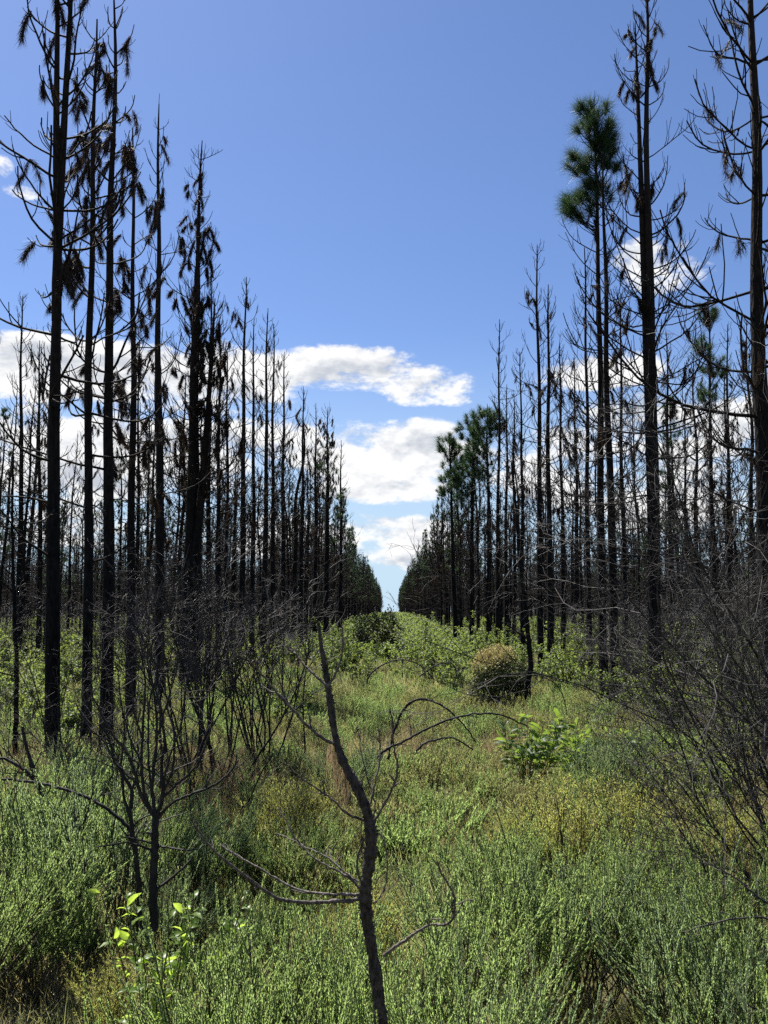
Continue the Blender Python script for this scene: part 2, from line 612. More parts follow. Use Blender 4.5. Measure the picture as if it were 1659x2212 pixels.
# ------------------------------------------------------------------ ground
def build_ground():
    xs = np.concatenate([[-3000, -1200, -500, -200, -100], np.linspace(-60, 60, 121), [100, 200, 500, 1200, 3000]])
    ys = np.concatenate([[-600, -200, -60], np.linspace(-15, 90, 141), [120, 180, 300, 600, 1500, 4000]])
    X, Y = np.meshgrid(xs, ys)
    Z = 0.05 * np.sin(0.31 * X + 1.3) * np.cos(0.27 * Y) + 0.03 * np.sin(0.9 * X + 0.7 * Y)
    Z = np.where((np.abs(X) > 61) | (Y > 91), -0.05, Z)
    mb = MB()
    nx, ny = len(xs), len(ys)
    i = np.arange(nx * ny).reshape(ny, nx)
    q = np.stack([i[:-1, :-1], i[:-1, 1:], i[1:, 1:], i[1:, :-1]], -1).reshape(-1, 4)
    mb.add(np.stack([X, Y, Z], -1).reshape(-1, 3), quads=q)
    o = mobj('ground', mb.mesh('ground', 'soil'))
    tag(o, 'olive brown soil under the grass and scrub of the clearing', 'ground', kind='structure')


build_ground()

# ------------------------------------------------------------------ pines


def clump(mb, rng, Pn, n, t0=.25, t1=1.0, ln=(.13, .30), w=.006, mat=0, spread=.03, hang=1.0):
    """dead needles hanging off one branch path Pn (n,3)"""
    t = rng.uniform(t0, t1, (1, n))
    S, T = along(Pn[None], t)
    S, T = S[0] + rng.normal(size=(n, 3)) * spread, T[0]
    D = nrm(rng.normal(size=(n, 3)) * .27 + np.array([0, 0, -hang]) - T * .2)
    tris(mb, S, D, rng.uniform(ln[0], ln[1], n), w, rng, mat)


def sleeve(mb, rng, at, n, w):
    """a drooping shoot still wrapped in its dead needles, ragged at the end"""
    L = rng.uniform(.16, .5)
    d = np.array([[rng.normal() * .5, rng.normal() * .5, -.25 - rng.uniform(0, .8)]])
    Pn, Rn = grow(rng, at[None] + rng.normal(size=(1, 3)) * .02, d, np.array([L]), np.array([.006]), 6, .12, -.28, .6)
    tubes(mb, Pn, Rn, 3)
    m = int(n * (.55 + 1.2 * L) * rng.uniform(.6, 1.6))
    t = rng.uniform(0, 1, (1, m)) ** rng.uniform(.6, 1.3)
    S, T = along(Pn, t)
    D = nrm(T[0] + rng.normal(size=(m, 3)) * rng.uniform(.3, .6) + np.array([0, 0, -.5]))
    tris(mb, S[0] + rng.normal(size=(m, 3)) * .015, D, rng.uniform(.08, .2, m), w * 1.35, rng)


def tuft(mb, rng, at, d, n, ln=(.18, .28), w=.006, mat=0, cone=1.15, back=.12):
    """living needles bursting from a shoot"""
    d = nrm(np.asarray(d, float))
    S = at - d * rng.uniform(0, back, (n, 1)) + rng.normal(size=(n, 3)) * .01
    D = nrm(d + nrm(rng.normal(size=(n, 3))) * cone)
    D[:, 2] -= .12
    D = nrm(D)
    tris(mb, S, D, rng.uniform(ln[0], ln[1], n), w, rng, mat)


def trunk_path(rng, H, top=(0, 0), sway=.05, step=.5, z0=-.15):
    n = max(6, int(H / step) + 1)
    z = np.linspace(z0, H, n)
    s = np.clip(z / H, 0, 1)
    ph = rng.uniform(0, 6.28, 4)
    x = top[0] * s + sway * np.sin(s * 7 + ph[0]) * s * (1 - s) * 2 + .35 * sway * np.sin(s * 19 + ph[1]) * s
    y = top[1] * s + sway * np.sin(s * 6 + ph[2]) * s * (1 - s) * 2 + .35 * sway * np.sin(s * 17 + ph[3]) * s
    return np.stack([x, y, z], -1)


def trunk_radius(pts, H, r0, rt=.012, power=.75):
    s = np.clip(pts[:, 2] / H, 0, 1)
    return r0 * (1 - s) ** power + rt + .35 * r0 * np.exp(-np.maximum(pts[:, 2], 0) / .22)


def whorls(rng, path, H, zb, bl, dens=1.0, r0=.09, crown0=.33, upper_el=42, only=None):
    """first order branches: start, direction, length, radius, tropism, relative crown height"""
    S, D, L, Rd, Tr, Sr = [], [], [], [], [], []
    z = zb
    while z < H - .12:
        s = (z / H - crown0) / (1 - crown0)
        n = rng.integers(3, 6) if s > 0 else rng.integers(1, 4)
        az0 = rng.uniform(0, 6.28)
        i = np.searchsorted(path[:, 2], z)
        i = min(max(i, 1), len(path) - 1)
        f = (z - path[i - 1, 2]) / (path[i, 2] - path[i - 1, 2])
        c = path[i - 1] + (path[i] - path[i - 1]) * f
        for k in range(n):
            if rng.uniform() > dens:
                continue
            az = az0 + k * 6.28 / n + rng.normal() * .35
            if s > 0:
                el = R(4 + (upper_el - 4) * min(1, s * 1.1) + rng.normal() * 8)
                ln = bl * (1.05 * (1 - s) ** .6 + .2) * rng.uniform(.45, 1.2)
                tr = .36 + .16 * s + .12 * rng.normal()
            else:
                el = R(rng.uniform(-14, 22))
                ln = bl * rng.uniform(.35, 1.05) * (.7 + .3 * z / (crown0 * H))
                tr = rng.uniform(-.06, .12)
            S.append(c + np.array([0, 0, rng.normal() * .04]))
            D.append((math.cos(az) * math.cos(el), math.sin(az) * math.cos(el), math.sin(el)))
            L.append(ln)
            Rd.append(.007 + .009 * ln / 1.5 + .003 * rng.uniform())
            Tr.append(tr)
            Sr.append(s)
        z += rng.uniform(.40, .75) * (1 if s > 0 else 1.2) * (.7 if s > .75 else 1)
    return [np.array(a) for a in (S, D, L, Rd, Tr, Sr)]


def pine_parts(seed, H=13.0, r0=.085, zb=1.4, bl=1.35, dens=.95, nclump=10, live=0.0, live0=.55, top=(0, 0),
               sway=.06, sides=8, twigs=3, needle_w=.008, nneed=130, ntuft=90, tuft_w=.009, fork=None, thick=1.0,
               tlen=(.16, .30), el=42, clump_zone=(.35, .93)):
    """returns trunk MB, list of (branch MB, needles MB or None), living needles MB or None"""
    rng = rnd(seed)
    tr = MB()
    path = trunk_path(rng, H, top, sway)
    rad = trunk_radius(path, H, r0)
    tubes(tr, path, rad, sides, 0, rng, .06)
    stems = [(path, H, zb, 1.0)]
    if fork:
        zf, top2, H2 = fork
        i = int(np.searchsorted(path[:, 2], zf))
        b0 = path[i]
        n = 14
        t = np.linspace(0, 1, n)
        p2 = np.stack([b0[0] + (top2[0] - b0[0]) * t ** .4, b0[1] + (top2[1] - b0[1]) * t, b0[2] + (H2 - b0[2]) * t], -1)
        p2[0] -= np.array([0, 0, .1])
        r2 = rad[i] * .86 * (1 - t) ** .7 + .012
        tubes(tr, p2, r2, sides, 0, rng, .05)
        stems.append((p2, H2, zf + .6, .8))
    branches, livemb = [], None
    for (pp, hh, z0, dn) in stems:
        S, D, L, Rd, Tr, Sr = whorls(rng, pp, hh, z0, bl, dens * dn, r0, upper_el=el)
        if not len(S):
            continue
        Rd = Rd * thick
        Pn, Rn = grow(rng, S, D, L, Rd, 9, .10, Tr, .5, 1.3)
        zone = (S[:, 2] / hh > clump_zone[0]) & (S[:, 2] / hh < clump_zone[1])
        cl = set()
        cand = np.nonzero(zone & (L > .5))[0]
        if len(cand):
            cl = set(rng.choice(cand, min(len(cand), int(nclump * dn)), replace=False).tolist())
        for b in range(len(S)):
            mb, nb = MB(), None
            tubes(mb, Pn[b:b + 1], Rn[b:b + 1], 4 if thick > 1 else 3)
            tips = [(Pn[b, -1], Pn[b, -1] - Pn[b, -2])]
            if twigs:
                m = max(1, int(round(twigs * min(1.5, L[b] / .9))))
                s2, d2, l2, r2 = spawn(rng, Pn[b:b + 1], Rn[b:b + 1], L[b:b + 1], m, .25, .95, (25, 60), (.22, .5), .7)
                P2, R2 = grow(rng, s2, d2, l2, np.maximum(r2, .0045), 5, .10, .28 if Sr[b] > 0 else .04, .6)
                tubes(mb, P2, R2, 3)
                tips += [(P2[i, -1], P2[i, -1] - P2[i, -2]) for i in range(len(P2))]
            if b in cl:
                nb = MB()
                for _ in range(int(rng.integers(1, 4))):
                    sleeve(nb, rng, along(Pn[b:b + 1], np.array([[rng.uniform(.25, .9)]]))[0][0, 0], nneed, needle_w)
            if live and S[b, 2] / hh > live0 and rng.uniform() < live:
                if livemb is None:
                    livemb = MB()
                for (a, d) in tips:
                    d = d / max(np.linalg.norm(d), 1e-6) + np.array([0, 0, .35])
                    tuft(livemb, rng, a, d, ntuft, tlen, tuft_w)
            branches.append((mb, nb))
    if live:
        if livemb is None:
            livemb = MB()
        tuft(livemb, rng, path[-1], (0, 0, 1), ntuft * 2, tlen, tuft_w)
    return tr, branches, livemb


def merge(mbs):
    o = MB()
    for m in mbs:
        for v, q in ((m.v, m.q),):
            pass
        n0 = o.n
        o.v += m.v
        o.q += [a + n0 for a in m.q]
        o.t += [a + n0 for a in m.t]
        o.qm += m.qm
        o.tm += m.tm
        o.n += m.n
    return o


def with_mat(mb, k):
    mb.qm = [np.full_like(a, k) for a in mb.qm]
    mb.tm = [np.full_like(a, k) for a in mb.tm]
    return mb


def green_mass(mb, wood, rng, b, g, Y, blobs, stem_top, ntuft, tlen, w):
    """shoots with living needles filling rounded masses given in the picture at the tree's own depth"""
    for (bx, by, rx, ry, n) in blobs:
        for _ in range(n):
            u = nrm(rng.normal(size=3)) * rng.uniform(.25, 1.0) ** .5
            c = P(bx + u[0] * rx, by + u[2] * ry, Y + u[1] * rx / FPX * Y) - np.array([b[0], Y, g])
            c0 = np.array([stem_top[0] * c[2] / stem_top[2], 0, max(1.0, c[2] - .35 - abs(c[0]) * .5)])
            mid = c0 + (c - c0) * .55 + np.array([0, 0, -.08])
            tubes(wood, np.array([c0, mid, c]), np.array([.012, .009, .005]), 3)
            d = (c - mid) / np.linalg.norm(c - mid) + np.array([0, 0, .3])
            tuft(mb, rng, c, d, ntuft, tlen, w, back=.2, cone=1.25)


def hero(label, px, Y, w, topx, topy, group, near=False, fork=None, cat='pine tree', px2=None, name='charred_pine', mass=None, **kw):
    """one pine standing where the picture shows it: px at eye level, w trunk width, top in the picture"""
    b = P(px, HORIZ, Y)
    tp = P(topx, topy, Y)
    g = gz(b[0], Y)
    H = tp[2] - g
    r0 = w / 2 / FPX * Y * .93
    if fork:
        fx, fy, fz = fork
        q = P(fx, fy, Y)
        fork = (fz, (q[0] - b[0], .15), q[2] - g)
    tr, br, lv = pine_parts(int(px * 7 + Y * 13), H=H, r0=r0, top=(tp[0] - b[0], 0), fork=fork,
                            sides=14 if near else 9, **kw)
    t = thing(name, label, cat, (b[0], Y, g), group)
    mobj('trunk', tr.mesh('trunk', 'char'), t)
    if near:
        for mb, nb in br:
            bo = mobj('branch', mb.mesh('branch', 'branch'), t)
            if nb:
                mobj('dead_needles', nb.mesh('dead_needles', 'deadneedle'), bo)
    else:
        mobj('crown', merge([m for m, _ in br]).mesh('crown', 'branch'), t)
        nn = [n for _, n in br if n]
        if nn:
            mobj('dead_needles', merge(nn).mesh('dead_needles', 'deadneedle'), t)
    if mass:
        lv, wood = lv or MB(), MB()
        green_mass(lv, wood, rnd(int(px)), b, g, Y, mass[0], (tp[0] - b[0], 0, H), mass[1], mass[2], mass[3])
        mobj('live_shoots', wood.mesh('live_shoots', 'branch'), t)
    if lv:
        mobj('live_needles', lv.mesh('live_needles', 'needle'), t)
    return t


GL, GR = 'pines edging the clearing on the left', 'pines edging the clearing on the right'
hero('tall charred pine with two parallel stems, nearest on the left', 132, 10.6, 31, 124, -170, GL, True,
     fork=(152, -150, 5.9), nclump=12, bl=1.45, zb=2.9, nneed=230, needle_w=.005, thick=1.25, dens=.6)
hero('slim charred pine just right of the nearest twin-stemmed pine', 198, 12.3, 21, 206, 40, GL, True,
     nclump=9, bl=1.15, zb=2.4, nneed=220, needle_w=.005, thick=1.1, dens=.6)
hero('thick charred pine with dense brown needle clumps, third from the left edge', 240, 13.2, 27, 248, -20, GL, True,
     nclump=26, bl=1.3, zb=2.6, nneed=300, needle_w=.005, thick=1.15, dens=.7)
hero('slender charred pine hung with heavy brown needle clumps, fourth on the left', 292, 15.8, 19, 288, 275, GL, True,
     nclump=22, bl=1.15, zb=2.4, nneed=300, needle_w=.006, dens=.65)
hero('straight charred pine with bare spire top, fifth on the left', 351, 18.5, 22, 343, 225, GL, True,
     nclump=11, bl=1.2, zb=2.3, nneed=260, needle_w=.006, dens=.7)
hero('bushy charred pine with broad branching crown and double trunk on the left', 402, 21.5, 25, 436, 303, GL, True,
     fork=(462, 640, 3.0), nclump=40, bl=1.5, zb=2.4, nneed=300, needle_w=.007, dens=1.0, twigs=6)
hero('charred pine beside the bushy double-trunked pine, thinner', 424, 22.0, 24, 430, 420, GL, False,
     nclump=12, bl=1.3, zb=2.2, nneed=200, needle_w=.008)
hero('thin charred pine behind the bushy double-trunked pine', 452, 24, 13, 456, 585, GL, False, nclump=8, bl=1.2)
hero('thin short charred pine left of the spired mid-row pine', 490, 25.5, 10, 491, 760, GL, False, nclump=6, bl=1.1)
hero('bare charred pine with narrow twiggy top, mid-row on the left', 522, 27, 15, 531, 598, GL, False, nclump=7, bl=1.3, twigs=5)
hero('charred pine with paired trunks, left one of the pair', 571, 31, 14, 578, 665, GL, False, nclump=5, bl=1.35, twigs=5)
hero('charred pine with paired trunks, right one of the pair', 588, 32.5, 12, 592, 700, GL, False, nclump=5, bl=1.3)
hero('crooked leaning charred pine at the left of the green bushes', 628, 40, 13, 660, 860, GL, False, nclump=3, bl=1.2, sway=.3)
hero('dense brown-needled pine standing where the left row closes in', 705, 45, 14, 708, 880, GL, False, nclump=44,
     bl=1.6, nneed=150, needle_w=.012, mass=([(708, 1000, 26, 50, 14), (722, 1080, 30, 40, 10)], 90, (.18, .34), .013))
hero('slim charred pine seen at the far left, tallest behind the front row', 46, 29, 14, 48, 640, 'pines deep in the left stand', False, nclump=5, bl=1.5)
hero('slim charred pine second behind the front row at far left', 90, 31, 12, 86, 735, 'pines deep in the left stand', False, nclump=6, bl=1.4)

hero('large brown-barked dead pine with long curved branches at the right edge', 1652, 11.0, 45, 1616, -190, GR, True,
     nclump=16, bl=2.15, zb=3.0, nneed=110, needle_w=.005, thick=1.1, dens=1.0, el=18, twigs=7)
hero('tall dead pine with two fused trunks right of the clearing', 1406, 17.5, 29, 1396, -60, GR, True,
     fork=(1376, 40, 1.0), nclump=16, bl=1.7, zb=2.6, nneed=220, needle_w=.006, thick=1.05, dens=.75, el=45, twigs=4)
hero('straight burnt pine touching the live green pine on its right', 1322, 18.3, 20, 1302, 330, GR, True,
     nclump=6, bl=1.25, zb=2.2, nneed=160, needle_w=.006, dens=.75)
hero('pine with a living green needle crown above the right row', 1299, 18.8, 19, 1285, 215, GR, True, name='green_topped_pine',
     nclump=6, bl=1.45, zb=2.2, nneed=160, needle_w=.006, dens=.85, mass=([(1285, 268, 50, 66, 40), (1248, 345, 36, 26, 14), (1318, 325, 34, 44, 18), (1248, 438, 38, 34, 22), (1290, 415, 32, 40, 14)], 200, (.2, .38), .0065))
hero('thin burnt pine left of the live green-topped pine', 1270, 21.5, 12, 1262, 535, GR, False, nclump=5, bl=1.35, twigs=5)
hero('burnt pine with a tall bare spire, left of its close twin', 1166, 24.6, 14, 1159, 530, GR, False, nclump=9, bl=1.3, twigs=5)
hero('burnt pine close against the spired pine on its right', 1185, 24.0, 15, 1184, 615, GR, False, nclump=9, bl=1.2, twigs=5)
hero('burnt pine with pointed bare top beside the distant green pines', 1073, 31, 10, 1078, 690, GR, False, nclump=3, bl=1.35)
hero('small burnt pine with a shaggy brown top behind the round bush', 1108, 34, 9, 1111, 850, GR, False, nclump=10, bl=1.1)
hero('pine with dark green needle tufts, taller of the green ones mid-row', 1056, 40, 13, 1052, 872, GR, False, name='green_tufted_pine',
     nclump=4, bl=1.3, mass=([(1046, 915, 42, 40, 58), (1078, 905, 22, 26, 23), (1035, 990, 36, 50, 44)], 110, (.2, .36), .013))
hero('pine with dark green needle tufts leaning over the clearing edge', 985, 42, 12, 970, 935, GR, False, name='green_tufted_pine',
     nclump=4, bl=1.3, mass=([(966, 962, 26, 28, 35), (985, 1010, 34, 38, 44), (960, 1045, 18, 24, 17)], 110, (.2, .36), .013))
hero('pine with dark green needles between the two clearing-side green pines', 1018, 41, 12, 1022, 890, GR, False, name='green_tufted_pine',
     nclump=4, bl=1.3, mass=([(1012, 940, 30, 48, 44), (1005, 1040, 36, 55, 46)], 110, (.2, .36), .013))
hero('pale green-topped pine between the fused trunks and the right edge pine', 1540, 30, 13, 1530, 650, GR, False, name='green_topped_pine',
     nclump=4, bl=1.0, mass=([(1530, 675, 28, 22, 20), (1520, 740, 24, 28, 17), (1545, 790, 36, 32, 23), (1530, 850, 28, 28, 16)], 120, (.18, .34), .009))
hero('thin burnt pine right of the pale green-topped pine', 1572, 31, 12, 1571, 700, GR, False, nclump=4, bl=1.2)
hero('thin burnt pine left of the pale green-topped pine', 1478, 34, 10, 1480, 850, GR, False, nclump=8, bl=1.2)

for (px, Y, w, tx, ty, grp, lab) in [
    (1127, 29, 10, 1124, 760, GR, 'slim burnt pine left of the close twin pines'),
    (1214, 29, 11, 1210, 740, GR, 'slim burnt pine right of the close twin pines'),
    (1246, 33, 11, 1240, 780, GR, 'slim burnt pine behind the thin burnt pine, to its left'),
    (1346, 26, 12, 1340, 640, GR, 'burnt pine between the straight burnt pine and the fused trunks'),
    (1446, 27, 12, 1440, 720, GR, 'burnt pine just right of the fused trunks'),
    (1092, 36, 10, 1094, 830, GR, 'slim burnt pine left of the shaggy brown-topped pine'),
    (474, 23.5, 12, 476, 690, GL, 'slim burnt pine right of the bushy double-trunked pine'),
    (546, 29, 12, 549, 690, GL, 'slim burnt pine left of the paired trunks'),
    (612, 35, 12, 614, 760, GL, 'slim burnt pine right of the paired trunks'),
    (650, 38.5, 11, 655, 835, GL, 'slim burnt pine beside the crooked leaning pine'),
    (680, 42, 11, 683, 870, GL, 'slim burnt pine left of the dense brown-needled pine'),
    (735, 52, 10, 737, 950, GL, 'slim burnt pine right of the dense brown-needled pine')]:
    hero(lab, px, Y, w, tx, ty, grp, False, nclump=5, bl=1.2, zb=1.6)

# ---- variants for the rest of the stands
VAR, MERGED = [], []
for i in range(12):
    lv = 0 if i < 8 else .55
    tr, br, l = pine_parts(500 + i, H=12.6, r0=.078 + .012 * (i % 3), zb=1.0, bl=1.35 + .12 * (i % 4), nclump=(4, 14, 7, 24)[i % 4],
                           needle_w=.015, nneed=70, twigs=3, live=lv, live0=(.3, .55)[i % 2], ntuft=45, tuft_w=.018, sway=.12, thick=1.15)
    nd = [n for _, n in br if n]
    crown = merge([b for b, _ in br])
    parts = [('trunk', tr.mesh('trunk', 'char')), ('crown', crown.mesh('crown', 'branch'))]
    if nd:
        parts.append(('dead_needles', merge(nd).mesh('dead_needles', 'deadneedle')))
    if l:
        parts.append(('live_needles', l.mesh('live_needles', 'needle')))
    VAR.append(parts)
    big = merge([with_mat(tr, 0), with_mat(crown, 1)] + [with_mat(n, 2) for n in nd] + ([with_mat(l, 3)] if l else []))
    MERGED.append(big.mesh('far_pine', ['char', 'branch', 'deadneedle', 'needle']))

rng = rnd(77)
cand = []
for sgn in (-1, 1):
    for k in range(0, 60):
        X0 = sgn * (5.0 + 3.6 * k)
        y = 9 + rng.uniform(0, 2)
        while y < 420:
            y += (2.3 if k < 2 else 3.0) * rng.uniform(.75, 1.25)
            x = X0 + rng.normal() * .35
            if k > 1 and rng.uniform() < .38:
                continue
            if abs(x) > .52 * y + 3:
                continue
            if k == 0 and y < (38 if sgn < 0 else 46):
                continue
            if k and y < (27 if sgn < 0 else (40 if k == 1 else 24)):
                continue
            cand.append((y + .25 * abs(x) * (k > 0), x, y, k, sgn))
cand.sort()
edge_n = {-1: 0, 1: 0}
MARKS = [(-900, 'the left border'), (132, 'the twin-stemmed pine'), (198, 'the slim second left pine'), (240, 'the thick third left pine'),
         (292, 'the fourth left pine'), (351, 'the fifth left pine'), (412, 'the bushy pine'), (522, 'the mid-row left pine'),
         (580, 'the paired left trunks'), (705, 'the dense brown pine'), (843, 'the vanishing point'), (978, 'the leaning green pine'),
         (1073, 'the pointed bare pine'), (1175, 'the close twin pines'), (1270, 'the thin burnt pine'), (1310, 'the green-topped pine'),
         (1396, 'the fused trunks'), (1535, 'the pale green pine'), (1640, 'the right edge pine'), (9999, 'the right border')]
SEEN = {}


def between(kind, x, y):
    px = VPX + x / y * FPX
    i = max(j for j in range(len(MARKS)) if MARKS[j][0] <= px)
    key = (kind, i)
    SEEN[key] = SEEN.get(key, 0) + 1
    n = SEEN[key] - 1
    where = 'between %s and %s' % (MARKS[i][1], MARKS[min(i + 1, len(MARKS) - 1)][1])
    if n == 0:
        return 'nearest %s %s' % (kind, where)
    if n < 9:
        return '%s nearest %s %s' % (ORD[n], kind, where)
    return 'farther %s %s' % (kind, where)


ORD = ['first', 'second', 'third', 'fourth', 'fifth', 'sixth', 'seventh', 'eighth', 'ninth', 'tenth', 'eleventh', 'twelfth']
far_pts = []
for j, (_, x, y, k, sgn) in enumerate(cand):
    vi = int(rng.integers(0, 8)) if rng.uniform() < .86 else int(rng.integers(8, 12))
    if k == 0 and y > 60 and rng.uniform() < .2:
        vi = int(rng.integers(8, 12))
    sc_ = rng.uniform(.72, 1.1) if k > 1 else rng.uniform(.76, 1.1)
    rz = rng.uniform(0, 6.28)
    if j >= 238:
        far_pts.append((x, y, -.05, rz, sc_, vi))
        continue
    sd = 'left' if sgn < 0 else 'right'
    green = vi >= 8
    if k == 0 and edge_n[sgn] < 12:
        lab = '%s of the distant pines in the receding row along the %s of the clearing' % (ORD[edge_n[sgn]], sd)
        edge_n[sgn] += 1
        grp = GL if sgn < 0 else GR
    elif k == 0:
        lab = 'far pine in the row running to the vanishing point, %s side' % sd
        grp = 'far pines of the %s row' % sd
    else:
        lab = between('part-green pine' if green else 'burnt pine', x, y)
        grp = '%s pines deep in the %s stand' % ('green' if green else 'burnt', sd)
    t = thing('green_tufted_pine' if green else 'charred_pine', lab, 'pine tree', (x, y, gz(x, y) if y < 88 else -.05), grp, rz, sc_)
    t.rotation_euler = (rng.normal() * .018, rng.normal() * .018, rz)
    for nm, me in VAR[vi]:
        mobj(nm, me, t)
fp = np.array(far_pts)
scatter('far_pine_wood', fp[:, :3], fp[:, 3], fp[:, 4], fp[:, 5].astype(int), source('far_pine', MERGED),
        'far burnt pine wood merging into a dark band at the horizon', 'wood')

# ------------------------------------------------------------------ burnt shrubs and dead wood


def dead_shrub(seed, n=8, h=1.6, lean=(0, 0), spread=.45, r=.012, twigs=(7, 6, 3), wig=.09, trop=.06, tw_r=.0022, foot=.12, t0=.22):
    """many stems from one foot; returns list of stem MBs and fine twig MB"""
    rng = rnd(seed)
    S = np.stack([rng.normal(size=n) * foot, rng.normal(size=n) * foot, np.full(n, -.05)], -1)
    D = np.stack([lean[0] + rng.normal(size=n) * spread, lean[1] + rng.normal(size=n) * spread, np.ones(n)], -1)
    L = h * rng.uniform(.6, 1.1, n)
    Pn, Rn = grow(rng, S, D, L, r * rng.uniform(.6, 1.15, n), 11, wig, trop, .3)
    stems = []
    for i in range(n):
        m = MB()
        tubes(m, Pn[i], Rn[i], 6)
        stems.append(m)
    tw = MB()
    s, d, l, rr_ = spawn(rng, Pn, Rn, L, twigs[0], t0, .98, (18, 48), (.28, .6), .65)
    P2, R2 = grow(rng, s, d, l, np.maximum(rr_, tw_r), 6, wig * 1.4, trop * .7, .5)
    tubes(tw, P2, R2, 4)
    if twigs[1]:
        s, d, l, rr_ = spawn(rng, P2, R2, l, twigs[1], .2, .98, (20, 55), (.3, .65), .7)
        P3, R3 = grow(rng, s, d, l, np.maximum(rr_, tw_r * .75), 5, wig * 1.8, trop * .6, .6)
        tubes(tw, P3, R3, 3)
        if twigs[2]:
            s, d, l, rr_ = spawn(rng, P3, R3, l, twigs[2], .3, .98, (25, 60), (.35, .7), .8)
            P4, R4 = grow(rng, s, d, l, np.maximum(rr_, tw_r * .6), 4, wig * 2.2, trop * .6, .7)
            tubes(tw, P4, R4, 3)
    return stems, tw


def place_shrub(label, px, Y, group=None, name='burnt_shrub', stem='stem', twig='twig', **kw):
    b = P(px, HORIZ, Y)
    st, tw = dead_shrub(int(px * 3 + Y * 101), **kw)
    t = thing(name, label, 'dead shrub', (b[0], Y, gz(b[0], Y)), group)
    for m in st:
        mobj('stem', m.mesh('stem', stem), t)
    mobj('twigs', tw.mesh('twigs', twig), t)
    return t


GS = 'burnt shrubs under the pines'
# right foreground thicket, leaning in from the right
place_shrub('huge tangled dead shrub leaning in from the right edge', 1810, 6.4, name='dead_thicket', n=16, h=3.8, lean=(-.44, -.05), spread=.3,
            r=.013, twigs=(10, 7, 4), wig=.12, trop=.05, tw_r=.0019, foot=.35)
place_shrub('tangled grey dead shrub in front of the fused trunks', 1700, 9.2, name='dead_thicket', n=7, h=3.3, lean=(-.36, .05), spread=.3,
            r=.011, twigs=(9, 7, 3), wig=.12, trop=.04, tw_r=.003, foot=.35)
place_shrub('low dead branches sprawling left beneath the big right thicket', 1760, 5.6, name='dead_thicket', n=5, h=2.1, lean=(-1.25, -.05),
            spread=.3, r=.010, twigs=(8, 6, 3), wig=.10, trop=.02, tw_r=.0022, foot=.2)
place_shrub('dead shrub standing behind the big right thicket', 1500, 13.5, GS, n=6, h=3.0, lean=(-.2, 0), spread=.35, r=.014, twigs=(8, 5, 2), tw_r=.003)
# left side
place_shrub('burnt twiggy shrub at the left edge', 50, 5.6, n=5, h=1.5, lean=(-.1, 0), spread=.35, r=.012, twigs=(5, 3, 0), foot=.06)
place_shrub('dense grey-twigged burnt shrub in front of the double trunk', 455, 10.5, GS, n=19, h=2.75, lean=(.1, 0), spread=.26, r=.019,
            twigs=(8, 6, 3), wig=.07, trop=.05, tw_r=.0028, foot=.4, t0=.55)
place_shrub('burnt shrub of tall thin stems left of the grassy clearing', 550, 11.0, GS, n=17, h=2.4, lean=(-.16, 0), spread=.17, r=.019,
            twigs=(6, 5, 3), wig=.06, trop=.05, tw_r=.0028, foot=.3, t0=.5)
place_shrub('burnt shrub between the nearest left trunks', 310, 9.0, GS, n=9, h=1.9, spread=.4, r=.010, twigs=(6, 5, 2), tw_r=.0024, foot=.25)
place_shrub('burnt shrub left of the nearest twin-stemmed pine', 70, 9.5, GS, n=9, h=1.8, spread=.4, r=.010, twigs=(6, 5, 2), tw_r=.0024, foot=.25)
place_shrub('burnt thin-stemmed shrub right of the nearest trunk', 175, 10.0, GS, n=8, h=1.7, spread=.4, r=.010, twigs=(6, 5, 2), tw_r=.0024, foot=.25)
place_shrub('short burnt stems in front of the dense grey-twigged shrub', 430, 8.2, GS, n=4, h=1.1, lean=(.1, 0), spread=.25, r=.014, twigs=(3, 2, 0), foot=.12)

# dark brush between the far trunks: a few source shrubs copied, each a thing
SV = []
for i in range(4):
    st, tw = dead_shrub(900 + i, n=9, h=2.6, spread=.45, r=.013, twigs=(8, 7, 2), tw_r=.005, foot=.4)
    SV.append((merge(st).mesh('stem', 'stem'), tw.mesh('twigs', 'twig')))
rng = rnd(31)
spots = []
while len(spots) < 46:
    sgn = rng.choice([-1, 1])
    y = rng.uniform(17, 60)
    x = sgn * rng.uniform(5.2, .5 * y + 2)
    if abs(x) < .48 * y:
        spots.append((y, x))
spots.sort()
for k, (y, x) in enumerate(spots):
    t = thing('burnt_shrub', between('leafless shrub', x, y), 'dead shrub', (x, y, gz(x, y)),
              'leafless shrubs in the %s stand' % ('left' if x < 0 else 'right'), rng.uniform(0, 6.28), rng.uniform(.8, 1.3))
    a, b = SV[k % 4]
    mobj('stem', a, t)
    mobj('twigs', b, t)


